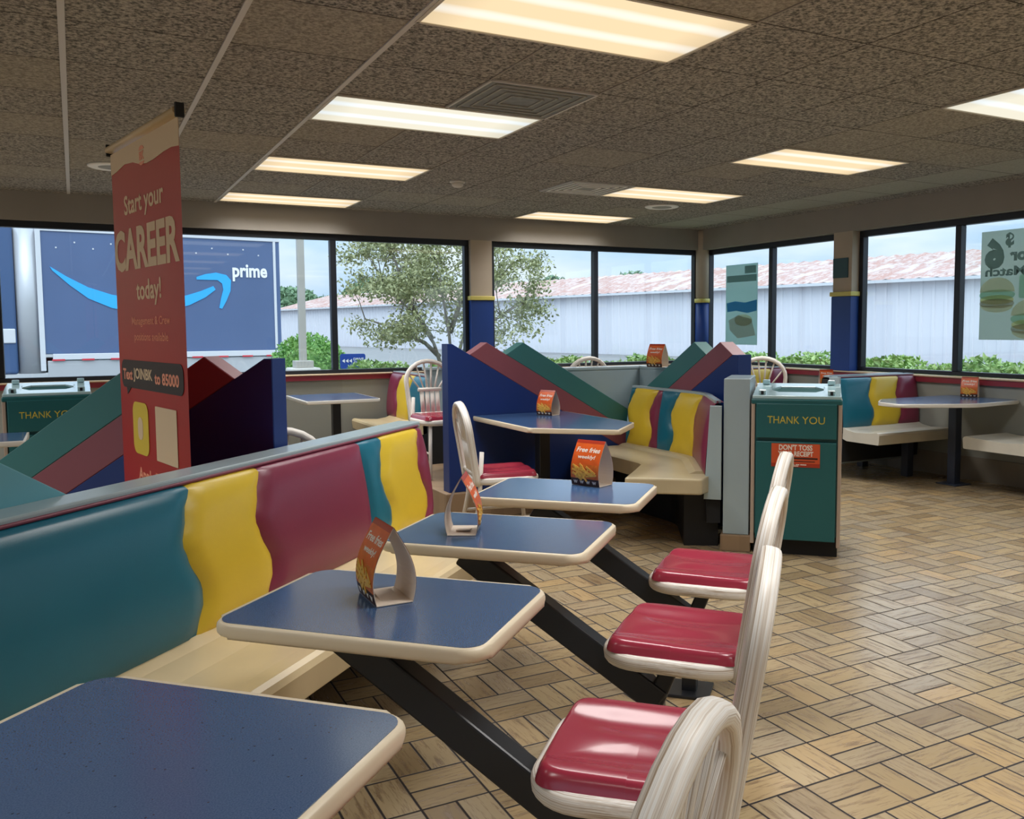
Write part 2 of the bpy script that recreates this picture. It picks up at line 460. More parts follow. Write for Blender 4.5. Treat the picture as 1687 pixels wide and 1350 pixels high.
        n0 = len(s.bm.verts); f0 = len(s.bm.faces)
        s.bm.from_mesh(me)
        s.bm.verts.ensure_lookup_table(); s.bm.faces.ensure_lookup_table()
        vs = s.bm.verts[n0:]
        if fit and vs:
            w = max(v.co.x for v in vs)-min(v.co.x for v in vs); h = max(v.co.y for v in vs)-min(v.co.y for v in vs)
            mx_ = (max(v.co.x for v in vs)+min(v.co.x for v in vs))/2; my = (max(v.co.y for v in vs)+min(v.co.y for v in vs))/2
            kx = fit[0]/w; ky = fit[1]/h if fit[1] else kx
            for v in vs: v.co.x = (v.co.x-mx_)*kx; v.co.y = (v.co.y-my)*ky
        S = Matrix.Diagonal((sx, 1, 1, 1))
        bmesh.ops.transform(s.bm, matrix=M @ S, verts=vs)
        mi = s.mi(m)
        for f in s.bm.faces[f0:]: f.material_index = mi
        bpy.data.meshes.remove(me)
    def build(s, name, m=None, parent=None, smooth=None, normals=True):
        if normals: bmesh.ops.recalc_face_normals(s.bm, faces=s.bm.faces[:])
        if smooth is not None:
            for f in s.bm.faces: f.smooth = smooth
        me = bpy.data.meshes.new(name); s.bm.to_mesh(me); s.bm.free()
        for k in (s.mats if s.mats else [m]): me.materials.append(MT[k] if isinstance(k, str) else k)
        o = bpy.data.objects.new(name, me); COL.objects.link(o)
        if parent is not None: o.parent = parent
        return o

def one(name, m, parent, fn, *a, **k):
    mb = MB(); getattr(mb, fn)(*a, **k)
    return mb.build(name, m, parent)
def box(name, m, parent, c, d, bev=0.0, rot=None, seg=2):
    mb = MB(); mb.box(c, d, rot, bev, seg); return mb.build(name, m, parent)
def thing(name, label, cat, loc=(0, 0, 0), rz=0.0, group=None):
    o = bpy.data.objects.new(name, None); COL.objects.link(o); o.empty_display_size = .1
    o.location = loc; o.rotation_euler = (0, 0, rz); tag(o, label, cat, group); return o
def tag(o, label, cat, group=None):
    o['label'] = label; o['category'] = cat
    if group: o['group'] = group
    return o
def struct(o, label=None):
    o['kind'] = 'structure'
    if label: o['label'] = label
    return o
def dup(root, loc, rz, label, group=None):
    r = root.copy(); COL.objects.link(r); r.location = loc; r.rotation_euler = (0, 0, rz); r['label'] = label
    if group: r['group'] = group
    for ch in list(root.children):
        c = ch.copy(); COL.objects.link(c); c.parent = r
        for g_ in list(ch.children):
            d = g_.copy(); COL.objects.link(d); d.parent = c
    return r
RX = lambda a: Matrix.Rotation(a, 4, 'X')
RY = lambda a: Matrix.Rotation(a, 4, 'Y')
RZ = lambda a: Matrix.Rotation(a, 4, 'Z')
T = Matrix.Translation
def rrect(w, d, r, n=6, cx=0, cyy=0):
    out = []
    for qx, qy, a0 in ((1, 1, 0), (-1, 1, 90), (-1, -1, 180), (1, -1, 270)):
        for i in range(n+1):
            a = math.radians(a0+90*i/n); out.append((cx+qx*(w/2-r)+r*math.cos(a), cyy+qy*(d/2-r)+r*math.sin(a)))
    return out
def rpoly(pts, r, n=5):
    out = []; k = len(pts)
    for i in range(k):
        p0, p1, p2 = Vector(pts[i-1]), Vector(pts[i]), Vector(pts[(i+1) % k])
        a, b = (p0-p1).normalized(), (p2-p1).normalized()
        for j in range(n+1):
            t = j/n; A, B = p1+a*r, p1+b*r
            q = A*(1-t)**2+p1*2*t*(1-t)+B*t*t; out.append((q.x, q.y))
    return out
def inset(pts, d):
    k = len(pts); out = []
    ar = sum(pts[i-1][0]*pts[i][1]-pts[i][0]*pts[i-1][1] for i in range(k)); sg = 1 if ar > 0 else -1
    for i in range(k):
        t = Vector(pts[(i+1) % k])-Vector(pts[i-1])
        if t.length < 1e-9: t = Vector((1, 0))
        t.normalize(); out.append((pts[i][0]-t.y*d*sg, pts[i][1]+t.x*d*sg))
    return out
FRONT = RX(PI/2)          # text / prisms drawn in xy stand up facing -y
r2 = math.sqrt(2)
def W(s, t): return ((s+t)/r2, (s-t)/r2)     # booth frame (s away to the right, t towards the right) -> room

H = 2.5694; YB, XR = 9.08, 6.95; YG, XG = 9.15, 7.07
XL, YF = -4.6, -4.2

# ------------------------------------------------------------------ setting: room shell
o = one('floor', 'floor_tile', None, 'box', ((XL+XR+.2)/2, (YF+YB+.2)/2, -.1), (XR+.2-XL, YB+.2-YF, .2)); struct(o)
# bake the floor's centre into the mesh so that object coordinates equal room coordinates
ce = box('ceiling', 'ceiling_tile', None, ((XL+XR+.2)/2, (YF+YB+.2)/2, H+.1), (XR+.2-XL, YB+.2-YF, .2)); struct(ce)
mb = MB(); gx = lambda i: -.6056+.6096*i; gy = lambda j: 3.4411+.6096*j
for i, w in ((1, .026), (2, .024), (3, .024)):
    mb.box((gx(i), (YF+YB)/2, H-.003), (w, YB-YF-.02, .008), m='tbar')
for i, w in ((4, .010), (5, .010)):
    mb.box((gx(i), (YF+YB)/2, H-.002), (w, YB-YF-.02, .006), m='tbar_dark')
mb.build('tee_grid', None, ce)

def wall(name, segs, m='soffit'):
    mb = MB()
    for c, d, mm in segs: mb.box(c, d, m=mm)
    return struct(mb.build(name, m))
SILL, HEAD = .905, 2.32
th = .2
wb = wall('wall_back', [
    (((XL+XR+th)/2, YB+th/2, (HEAD+H)/2), (XR+th-XL, th, H-HEAD), 'soffit'),
    (((XL+XR+th)/2, YB+th/2, (SILL-.06)/2), (XR+th-XL, th, SILL-.06), 'wall_panel'),
    ((3.965, YB+th/2, (SILL-.06+HEAD)/2), (.255, th, HEAD-SILL+.06), 'column_beige'),
    (((XL-.6)/2, YB+th/2, (SILL-.06+HEAD)/2), (-.6-XL, th, HEAD-SILL+.06), 'column_beige')])
wr = wall('wall_right', [
    ((XR+th/2, (YF+YB)/2, (HEAD+H)/2), (th, YB-YF, H-HEAD), 'soffit'),
    ((XR+th/2, (YF+YB)/2, (SILL-.06)/2), (th, YB-YF, SILL-.06), 'wall_panel'),
    ((XR+th/2, 6.72, (SILL-.06+HEAD)/2), (th, .25, HEAD-SILL+.06), 'column_beige'),
    ((XR+th/2, 2.35, (SILL-.06+HEAD)/2), (th, .3, HEAD-SILL+.06), 'column_beige'),
    ((XR+th/2, (YF-1.2)/2, (SILL-.06+HEAD)/2), (th, -1.2-YF, HEAD-SILL+.06), 'column_beige')])
# painted column covers and the yellow bands, parts of the walls
def column(parent, c, d, inner):
    b_ = box('column_paint', 'column_blue', parent, (c[0], c[1], (SILL+1.665)/2), (d[0]+.012, d[1]+.012, 1.665-SILL), .004)
    b2 = box('column_band', 'yellow_band', parent, (c[0], c[1], 1.69), (d[0]+.04, d[1]+.04, .045), .006)
column(wb, (3.965, YB+.09, 0), (.255, .2, 0), None)
column(wr, (XR+.09, 6.72, 0), (.2, .25, 0), None)
mb = MB(); mb.lathe([(.085, 1.72), (.085, H-.06), (.085, H-.01)], 20, T((XR+.045, YB+.02, 0)))
mb.build('corner_column', 'column_beige', wb)
mb = MB(); mb.lathe([(.088, SILL), (.088, 1.3), (.088, 1.665)], 20, T((XR+.045, YB+.02, 0)))
mb.build('column_paint', 'column_blue', wb)
mb = MB(); mb.lathe([(.098, 1.665), (.1, 1.69), (.098, 1.715)], 20, T((XR+.045, YB+.02, 0)))
mb.build('column_band', 'yellow_band', wb)
box('painted_square', 'square_teal', wr, (XR-.004, 6.74, 1.955), (.012, .2, .2))
wall('wall_left', [((XL-.1, (YF+YB)/2, (HEAD+H)/2), (.2, YB-YF+.4, H-HEAD), 'soffit'), ((XL-.1, (YF+YB)/2, SILL/2), (.2, YB-YF+.4, SILL), 'wall_panel'),
    ((XL-.1, YB-.1, (SILL+HEAD)/2), (.2, .6, HEAD-SILL), 'column_beige'), ((XL-.1, 2.0, (SILL+HEAD)/2), (.2, .4, HEAD-SILL), 'column_beige'), ((XL-.1, YF+.1, (SILL+HEAD)/2), (.2, .6, HEAD-SILL), 'column_beige')])
struct(box('wall_front', 'soffit', None, ((XL+XR)/2, YF-.1, H/2), (XR-XL+.4, .2, H)))

# red sill trims with the cream ledge on top
mb = MB(); mb.box(((XL+XR)/2, YB-.012, .868), (XR-XL, .024, .05), m='red_trim'); mb.box(((XL+XR)/2, YB+.03, .899), (XR-XL, .13, .014), m='sill_cream', bev=.004)
struct(mb.build('trim_1'))
mb = MB(); mb.box((XR-.012, (YF+YB)/2, .868), (.024, YB-YF, .05), m='red_trim'); mb.box((XR+.03, (YF+YB)/2, .899), (.13, YB-YF, .014), m='sill_cream', bev=.004)
struct(mb.build('trim_2'))
struct(box('baseboard_back', 'base_tile', None, ((XL+XR)/2, YB-.006, .1025), (XR-XL, .012, .205)))
struct(box('baseboard_right', 'base_tile', None, (XR-.006, (YF+YB)/2, .1025), (.012, YB-YF, .205)))

# windows: frame members and single panes
def window(n, axis, a0, a1, mulls):
    mb = MB(); z0, z1 = SILL+.002, HEAD; w = .05; dpt = .075
    def member(u0, u1, v0, v1, m='window_bronze', off=0, dp=dpt):
        c = ((u0+u1)/2, YG+dp/2-.02+off, (v0+v1)/2); d = (u1-u0, dp, v1-v0)
        if axis == 'y': c = (XG+dp/2-.02+off, (u0+u1)/2, (v0+v1)/2); d = (dp, u1-u0, v1-v0)
        mb.box(c, d, m=m, bev=.004, seg=1)
    member(a0, a1, z1-.06, z1); member(a0, a1, z0, z0+.038)
    member(a0, a0+w, z0+.038, z1-.06); member(a1-w, a1, z0+.038, z1-.06)
    for q in mulls:
        member(q-.03, q+.03, z0+.038, z1-.06)
        member(q-.012, q+.012, z0+.04, z1-.062, 'window_metal', .004, dpt+.006)
    f = struct(mb.build('window_%d' % n))
    ed = [a0+w]+[q for m_ in mulls for q in (m_-.03, m_+.03)]+[a1-w]
    for i in range(0, len(ed), 2):
        c = ((ed[i]+ed[i+1])/2, YG+.03, (z0+z1-.022)/2); d = (ed[i+1]-ed[i], .006, z1-z0-.098)
        if axis == 'y': c = (XG+.03, c[0], c[2]); d = (d[1], d[0], d[2])
        box('pane', 'window_glass', f, c, d)
    return f
window(1, 'x', -.6, 3.838, [.89, 2.35]); window(2, 'x', 4.092, 6.95, [5.46])
window(3, 'y', 6.845, 9.08, [7.91]); w4 = window(4, 'y', 2.5, 6.595, [5.445, 4.0])
window(5, 'y', -1.2, 2.2, [.5])

_xg = XG; XG = XL-.13
window(6, 'y', 2.2, YB-.4, [4.5, 6.6]); window(7, 'y', YF+.4, 1.8, [-2.0, 0]); XG = _xg  # unseen left-wall windows, added to let in more cool daylight
# raised platform behind the middle booth
struct(box('trim_3', 'curb_tile', None, (3.9, 6.63, .1), (3.3, 1.64, .2), .006))

# ------------------------------------------------------------------ ceiling fixtures
def troffer(i, j, kind, label, grp='recessed fluorescent ceiling lights'):
    t = thing('ceiling_light', label, 'ceiling light', (gx(i)+.6096, gy(j)+.3048, H), 0, grp)
    mb = MB()
    for c, d in (((0, .294, -.004), (1.2, .016, .012)), ((0, -.294, -.004), (1.2, .016, .012)), ((.597, 0, -.004), (.016, .6, .012)), ((-.597, 0, -.004), (.016, .6, .012))):
        mb.box(c, d)
    mb.build('frame', 'fixture_white', t)
    box('diffuser', kind, t, (0, 0, -.003), (1.18, .572, .006))
    L = bpy.data.lights.new('fluorescent_tubes', 'AREA'); L.shape = 'RECTANGLE'; L.size = 1.15; L.size_y = .55
    L.energy = TROFFER_WATTS; L.spread = math.radians(125); L.color = (1, .985, .96) if kind == 'lamp_warm' else (1, .99, .98)
    lo = bpy.data.objects.new('fluorescent_tubes', L); COL.objects.link(lo); lo.parent = t; lo.location = (0, 0, -.012)
for i, j, k, lb in (
    (3, -1, 'lamp_warm', 'large warm ceiling light panel nearest the viewer, at the top edge'),
    (3, 2, 'lamp_cool', 'cool white ceiling light panel beside the dark square return vent'),
    (3, 5, 'lamp_warm', 'warm ceiling light panel third along the row towards the back windows'),
    (3, 8, 'lamp_warm', 'small-looking ceiling light panel next to the back wall, above the truck window'),
    (8, 2, 'lamp_warm', 'pinkish white ceiling light panel over the trash cabinet area'),
    (8, 5, 'lamp_warm', 'ceiling light panel adjoining the pale air grille'),
    (8, 8, 'lamp_warm', 'ceiling light panel by the back wall over the tree window'),
    (8, -1, 'lamp_cool', 'bluish white ceiling light panel cut by the right edge of the photo')):
    troffer(i, j, k, lb)
for i in (-3, 3, 8):
    for j in (-4, -7, -10): troffer(i, j, 'lamp_warm', 'warm ceiling light panel of the dining room out of the picture', 'ceiling lights out of the picture')
for j in (-1, 2, 5, 8): troffer(-3, j, 'lamp_warm', 'warm ceiling light panel of the dining room out of the picture', 'ceiling lights out of the picture')  # unseen left column of panels, added to light that side

def vent(i, j, m, label):
    t = thing('ceiling_vent', label, 'vent', (gx(i)+.3048, gy(j)+.3048, H))
    mb = MB(); mb.box((0, 0, -.003), (.6, .6, .008)); mb.build('panel', m, t)
    mb = MB()
    for k in range(4):
        a = .09+.055*k
        for c, d in (((0, a, -.009), (2*a, .012, .006)), ((0, -a, -.009), (2*a, .012, .006)), ((a, 0, -.009), (.012, 2*a, .006)), ((-a, 0, -.009), (.012, 2*a, .006))): mb.box(c, d)
    mb.build('louvre', 'vent_light' if m == 'vent_grey' else 'speaker_white', t)
    mb = MB()
    for c, d in (((0, .3, -.005), (.61, .012, .012)), ((0, -.3, -.005), (.61, .012, .012)), ((.3, 0, -.005), (.012, .61, .012)), ((-.3, 0, -.005), (.012, .61, .012))): mb.box(c, d)
    mb.build('frame', 'tbar', t)
vent(4, 1, 'vent_grey', 'dark grey square return vent in the ceiling between two light panels')
vent(7, 5, 'vent_light', 'pale square air grille in the ceiling')
def speaker(x, y, label):
    t = thing('ceiling_speaker', label, 'ceiling speaker', (x, y, H))
    mb = MB(); mb.lathe([(.17, 0), (.17, -.008), (.155, -.014), (.14, -.012)], 32); mb.build('rim', 'speaker_white', t)
    mb = MB(); mb.lathe([(.14, -.008), (.1, -.012), (.02, -.014)], 32); mb.build('grille', 'vent_light', t)
speaker(.30, 7.44, 'round white ceiling speaker half hidden behind the red banner')
speaker(5.24, 7.48, 'round white ceiling speaker near the back right corner')
t = thing('smoke_detector', 'small white dome smoke detector on the ceiling', 'smoke detector', (2.83, 6.95, H))
mb = MB(); mb.lathe([(.065, 0), (.065, -.012), (.058, -.016)], 24); mb.build('base', 'plastic_white', t)
mb = MB(); mb.lathe([(.05, -.016), (.046, -.04), (.03, -.05)], 24); mb.build('sensor_dome', 'plastic_white', t)

# ------------------------------------------------------------------ upholstery and benches
WAVE = [(0, 0), (.15, -.036), (.35, -.068), (.45, -.055), (.68, -.012), (.78, -.014), (.9, -.04), (1, -.06)]
def wave(u):
    for (a, p), (b, q) in zip(WAVE, WAVE[1:]):
        if u <= b:
            k = (u-a)/(b-a); k = k*k*(3-2*k); return p+(q-p)*k
    return WAVE[-1][1]
def path_fn(pts, left=True, ease=.14):
    """plan polyline -> f(arclength) = (point, normal); corners are eased"""
    P = [Vector(q) for q in pts]; L = [0]
    for a, b in zip(P, P[1:]): L.append(L[-1]+(b-a).length)
    def raw(s):
        s = max(0, min(L[-1], s))
        for i in range(len(P)-1):
            if s <= L[i+1] or i == len(P)-2:
                d = P[i+1]-P[i]; return P[i]+d*((s-L[i])/(L[i+1]-L[i]))
    def f(s):
        e = ease if len(P) > 2 else 1e-3
        def q(x):
            if x < 0: return P[0]+(P[1]-P[0]).normalized()*x
            if x > L[-1]: return P[-1]+(P[-1]-P[-2]).normalized()*(x-L[-1])
            return raw(x)
        n = 7 if len(P) > 2 else 1
        def sm(x): return sum((q(x+e*(k-(n-1)/2)/max(1, (n-1)/2)) for k in range(n)), Vector((0, 0)))/n
        p = sm(s); t = (sm(s+.01)-sm(s-.01)).normalized()
        nn = Vector((-t.y, t.x)) if left else Vector((t.y, -t.x))
        return p, nn
    return f, L[-1]
def cushions(parent, f, segs, zb=.455, zt=.885, lean=.055, thick=.05, sign=1, bk=.05):
    """a padded back along f, panels meeting in wavy seams: segs = [(s, wavy?, colour of the panel that starts here)]"""
    for (s0, w0, c), (s1, w1, _c) in zip(segs, segs[1:]):
        mb = MB(); nu, nv = 22, max(10, min(40, int((s1-s0)/.03)))
        def fn(u, w):
            # u runs over the face and then back over the top edge
            if u <= .86: h = u/.86; z = zb+(zt-zb)*h; back = 0.0
            else: h = 1.0; k = (u-.86)/.14; z = zt+.018*math.sin(k*PI/2); back = (1-math.cos(k*PI/2))*.075
            l_ = s0+(sign*wave(1-h) if w0 else 0); r_ = s1+(sign*wave(1-h) if w1 else 0)
            s = l_+(r_-l_)*w; dd = min(s-l_, r_-s); wid = r_-l_
            puff = 1-math.exp(-dd/.022); edge_ = 1-math.exp(-min(h, 1.04-h)*(zt-zb)/.03)
            pucker = .004*math.sin(s*70+h*3)*math.exp(-((1-h)*(zt-zb))/.05)*math.exp(-dd/.08)
            out = thick*.45+thick*.55*puff*edge_+pucker+.012*math.sin(h*PI)-back*.9
            p, n = f(s); o_ = lean*(1-h)+out
            return (p.x+n.x*o_, p.y+n.y*o_, z)
        mb.grid(fn, nu, nv); mb.build('back_cushion', c, parent)
    # body behind the padding, with the piping along its top
    mb = MB(); path = [f(segs[0][0]+(segs[-1][0]-segs[0][0])*k/20) for k in range(21)]
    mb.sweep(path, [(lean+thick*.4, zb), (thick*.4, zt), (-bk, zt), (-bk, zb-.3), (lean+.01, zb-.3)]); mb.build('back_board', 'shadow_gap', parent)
    mb = MB(); mb.tube([(p.x+n.x*.004, p.y+n.y*.004, zt+.02) for p, n in path], .006, segs=6); mb.build('piping', 'piping', parent)
def seat_slab(parent, f, s0, s1, depth, z=.45, th_=.1, m='fiberglass', inn=.0, name='seat'):
    prof = [(inn, z-th_+.03), (inn, z+.012), (inn+.06, z+.016), (inn+.1, z-.002), (inn+depth*.42, z-.016), (inn+depth*.8, z-.006), (inn+depth-.03, z+.004),
            (inn+depth-.01, z-.002), (inn+depth, z-.018), (inn+depth-.006, z-th_+.006), (inn+depth-.012, z-th_), (inn+.1, z-th_)]
    mb = MB(); n = 60
    mb.sweep([f(s0+(s1-s0)*k/n) for k in range(n+1)], prof); return mb.build(name, m, parent)

# the long banquette on the left: back along s, sitting side towards +t
bq = thing('banquette', 'long banquette with teal, yellow and burgundy wave-seamed back and cream seat', 'bench', (0, 0, 0), PI/4)
f, _L = path_fn([(0.4, 1.83), (3.9, 1.83)], left=False)       # local x = s, y = -t
cushions(bq, lambda s: f(s-.4), [(.55, 0, 'teal_vinyl'), (2.203, 1, 'yellow_vinyl'), (2.552, 1, 'burgundy_vinyl'), (3.222, 0, 'teal_vinyl'), (3.408, 1, 'yellow_vinyl'), (3.764, 1, 'burgundy_vinyl'), (3.812, 0, None)])
seat_slab(bq, lambda s: f(s-.4), .55, 2.86, .475, inn=.02)
seat_slab(bq, lambda s: f(s-.4), 2.87, 3.80, .475, inn=.02)
box('rail_cap', 'grey_laminate', bq, (2.2, 1.888, .908), (3.3, .115, .03), .006)
box('rear_panel', 'grey_laminate', bq, (2.19, 1.925, .45), (3.26, .03, .89), .003)
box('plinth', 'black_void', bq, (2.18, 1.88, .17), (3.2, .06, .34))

# ------------------------------------------------------------------ tables
def table_top(parent, poly, z=.74, th_=.032, rim='cream_edge'):
    mb = MB(); mb.prism(poly, z-th_, z-.001, bev=.012, seg=3); mb.build('edge_band', rim, parent, True)
    mb = MB(); mb.prism(inset(poly, .012), z-.012, z+.0006); mb.build('tabletop', 'table_laminate', parent)
def front_table(s, label):
    x, y = W(s, -.937)
    t = thing('cafe_table', label, 'table', (x, y, 0), PI/4, 'dark blue tables along the banquette')
    table_top(t, rrect(.455, .632, .055))
    box('mounting_plate', 'black_steel', t, (0, .05, .704), (.3, .4, .008))
    def bar(name, a, b, w, h):
        A, B = Vector((0, *a)), Vector((0, *b)); d = B-A; ang = math.atan2(d.z, d.y)
        return box(name, 'black_steel', t, (A+B)/2, (w, d.length, h), .006, Matrix.Rotation(ang, 3, 'X'))
    bar('slanting_beam', (.125, .668), (-.495, .262), .062, .08)
    bar('seat_arm', (-.468, .235), (-.537, .41), .05, .05)
    box('post', 'black_steel', t, (0, -.475, .13), (.055, .055, .26), .006)
    box('foot_plate', 'black_steel', t, (0, -.475, .006), (.16, .16, .012), .003)
    box('seat_plate', 'black_steel', t, (0, -.55, .4095), (.2, .2, .006))
    return t
front_table(1.05, 'nearest dark blue cafe table, bare, cut by the bottom left corner')
front_table(1.791, 'cafe table second from the viewer, folded card with its open side to us on it')
front_table(2.541, 'cafe table third from the viewer, with a card standing near its back left corner')
front_table(3.262, 'furthest table of the banquette row, with a printed card facing us')

# ------------------------------------------------------------------ chairs
def chair_mesh(root, legs=False, sz=.4135):
    """sitter faces -y; seat rim, red pad, bent arch back with slats"""
    mb = MB(); out = rrect(.40, .395, .105, 7, 0, .0125)
    mb.tube([(x, y, sz+.022) for x, y in out], .016, .022, 12, closed=True, power=2.6)
    mb.build('seat_rim', 'bentwood', root)
    box('seat_board', 'bentwood', root, (0, 0, sz+.016), (.35, .32, .02))
    mb = MB(); w, d, ez = .395, .39, .03
    def fn(u, v):
        # polar-ish map of a rounded square
        a = 2*PI*v; ca, sa = math.cos(a), math.sin(a)
        e = .25; k = u
        x = w/2*k*math.copysign(abs(ca)**e, ca); y = d/2*k*math.copysign(abs(sa)**e, sa)
        edge_ = max(0.0, min(1.0, (1-k)/.085)); hh = ez*(1-(1-edge_)**2.4)
        dish = -.009*math.exp(-((x/.12)**2)-((y-.03)/.14)**2)
        rid = .0065*(math.cos(x*40))*min(1, edge_)*(.35+.65*max(0, min(1, (.12-y)/.2)))
        return (x, y+.0125, sz+.042+hh+(dish+rid)*min(1, edge_))
    mb.grid(fn, 34, 72); mb.build('seat_pad', 'seat_red', root)
    # arch back leaning outwards
    def lean(z): return .198+.155*(z-.40)
    pts = []; z1 = .735-.4135+sz; ztop = .897-.4135+sz; z0 = sz-.005
    for k in range(8): z = z0+(z1-z0)*k/8; pts.append((.172+.02*k/8, lean(z), z))
    for k in range(13):
        a = PI*k/12; z = z1+(ztop-z1)*math.sin(a); pts.append((.192*math.cos(a), lean(z), z))
    for k in range(7, -1, -1): z = z0+(z1-z0)*k/8; pts.append((-.172-.02*k/8, lean(z), z))
    mb = MB(); mb.tube(pts, .017, .023, 14, up=(0, 1, -.2), power=2.8); mb.build('back_frame', 'bentwood', root)
    zc = sz+.255; zl = sz+.06
    mb = MB(); mb.tube([(-.1, lean(zc)-.004, zc), (.1, lean(zc)-.004, zc)], .011, .015, 8); mb.build('crossbar', 'bentwood', root)
    mb = MB(); mb.tube([(-.175, lean(zl), zl), (.175, lean(zl), zl)], .012, .014, 8); mb.build('bottom_rail', 'bentwood', root)
    for x in (-.066, -.022, .022, .066):
        mb = MB(); mb.tube([(x, lean(zl), zl), (x, lean(zc), zc)], .0185, .007, 8, up=(0, 1, 0), power=3); mb.build('slat', 'bentwood', root)
    for k, (x, xt) in enumerate(((-.075, -.172), (-.045, -.1), (-.014, -.033), (.014, .033), (.045, .1), (.075, .172))):
        zt_ = z1+(ztop-z1)*math.sqrt(max(0, 1-(xt/.192)**2))-.008
        mb = MB(); mb.tube([(x, lean(zc), zc), ((x+xt)/2, lean((zc+zt_)/2), (zc+zt_)/2), (xt, lean(zt_), zt_)], .0085, .0065, 8); mb.build('spindle', 'bentwood', root)
    if legs:
        for sx_ in (-1, 1):
            mb = MB(); mb.tube([(.15*sx_, -.14, sz+.02), (.165*sx_, -.17, .22), (.18*sx_, -.2, 0)], .014, segs=10); mb.build('leg', 'bentwood', root)
            mb = MB(); mb.tube([(.165*sx_, .17, sz+.2), (.17*sx_, .19, .3), (.18*sx_, .25, 0)], .014, segs=10); mb.build('leg', 'bentwood', root)
            mb = MB(); mb.tube([(.165*sx_, -.17, .2), (.172*sx_, .21, .2)], .009, segs=8); mb.build('stretcher', 'bentwood', root)
    return root
GC = 'arched back chairs fixed to the table frames'
def cpos(s, t=-.385): x, y = W(s, t); return (x, y, 0)
ch = chair_mesh(thing('dining_chair', 'arched white chair nearest the viewer, seen edge-on at the bottom with its back nearest', 'chair', cpos(1.06, -.405), math.radians(-144), GC))
dup(ch, cpos(1.815, -.372), math.radians(-133), 'red padded arched chair second from the viewer, big glossy seat at the bottom centre')
dup(ch, cpos(2.56, -.392), math.radians(-138), 'red padded arched chair third from the viewer, bright highlight along its seat edge')
dup(ch, cpos(3.29, -.4), math.radians(-138), 'furthest arched chair of the banquette row, back tip before the orange receipt notice')
lc = chair_mesh(thing('legged_chair', 'four-legged arched chair with red seat beside the blue divider, at the booth table', 'chair', (2.34, 5.06, 0), math.radians(79), 'arched chairs standing on four legs'), True)
dup(lc, (2.53, 6.62, .2), math.radians(2), 'white arched chair facing us on the platform behind the tall blue divider end')
dup(lc, (3.92, 6.95, .2), math.radians(180), 'chair whose arched top just shows above the grey booth wall')
dup(lc, (5.28, 6.02, .2), math.radians(140), 'chair whose fan-spindled arch rises behind the right-hand trash cabinet')
dup(lc, (.86, 4.45, 0), math.radians(170), 'chair whose arched top peeks over the banquette beside the left divider')

# ------------------------------------------------------------------ striped sawtooth dividers
SL = .585
def boards(parent, length, thick, M, a0=0.0, zb=.2, blue_top=1.252, green='board_green', k=1.0):
    """three slanting boards in one upright panel; a runs away from the tall end, face at y=0, body towards +y"""
    def put(name, poly, m, bev=.003):
        mb = MB(); mb.prism([(a, z) for a, z in poly], -thick, 0, M @ RX(PI/2), bev=bev, seg=1); mb.build(name, m, parent)
    L = length; l1 = lambda a: 1.273-SL*a; l2 = lambda a: 1.435-SL*a; l3 = lambda a: 1.601-SL*a
    if blue_top < 1.2: put('blue_board', [(a0, zb), (L, zb), (L, l1(L)), (.166, l1(.166)), (.16, blue_top), (a0, blue_top)], 'board_blue')
    else: put('blue_board', [(a0, zb), (L, zb), (L, l1(L)), (.035, l1(.035)), (a0, blue_top)], 'board_blue')
    put('maroon_board', [(.166, l1(.166)), (L, l1(L)), (L, l2(L)), (.30, l2(.30))], 'board_maroon')
    put('green_board', [(.45, l2(.45)), (L, l2(L)), (L, l3(L)), (.59, l3(.59))], green)
dv = thing('booth_divider', 'divider of blue, maroon and green slanting boards on a tiled curb, left of middle booth', 'divider', (2.29, 5.85, 0), 0)
boards(dv, 1.50, .115, Matrix())
dr = thing('booth_divider', 'divider with slanting boards rising towards its blue end beside the right trash cabinet', 'divider', (3.85, 4.51, 0), PI/2)
# local x runs along +y of the room, the face looks to -x of the room
boards(dr, 1.44, .115, Matrix.Diagonal((1, -1, 1, 1)) @ T((0, 0, 0)), a0=.11, zb=.0, blue_top=1.176)
dl = thing('booth_divider', 'dark divider of green, maroon and navy boards behind the red banner', 'divider', (*W(2.88, -1.97), 0), math.radians(135))
boards(dl, 1.62, .09, Matrix.Diagonal((1, -1, 1, 1)) @ T((0, 0, 0)), zb=.0)
dt = thing('booth_divider', 'green divider board in painted-lit tone sloping down behind the near end of the banquette', 'divider', (*W(.734, -1.945), 0), PI/4)
boards(dt, 1.50, .08, Matrix(), zb=0.0, green='board_green_lit')

# grey pony wall of the middle booth
pw = thing('booth_wall', 'grey pony wall with pale ledge wrapping the back of the middle booth', 'low wall', (0, 0, 0))
box('back_panel', 'grey_laminate', pw, (3.45, 6.025, .515), (1.3, .09, 1.03), .004)
box('ledge', 'grey_laminate', pw, (3.44, 6.04, 1.042), (1.3, .13, .025), .006)
box('side_panel', 'grey_laminate', pw, (4.02, 5.66, .515), (.1, .62, 1.03), .004)
box('side_ledge', 'grey_laminate', pw, (4.03, 5.68, 1.042), (.12, .66, .025), .006)
pe = thing('booth_end_post', 'tall grey end post of the booth wall beside the right trash cabinet, brown tiled foot', 'low wall', (*W(5.45, -.5), 0), math.radians(-45))
box('post', 'grey_laminate', pe, (0, .22, .575), (.155, .44, .95), .004)
box('tiled_foot', 'curb_tile', pe, (0, .21, .05), (.18, .47, .1), .004)

lw = thing('booth_wall', 'grey low wall over a painted dark void behind the white chair on the platform', 'low wall', (2.95, 7.2, .2))
box('panel', 'grey_laminate', lw, (0, 0, .58), (.66, .06, .46), .004); box('foot', 'black_void', lw, (0, 0, .175), (.64, .04, .35)); box('cap', 'grey_laminate', lw, (0, 0, .82), (.7, .1, .025), .005)  # black panel paints in the shaded void under the chair
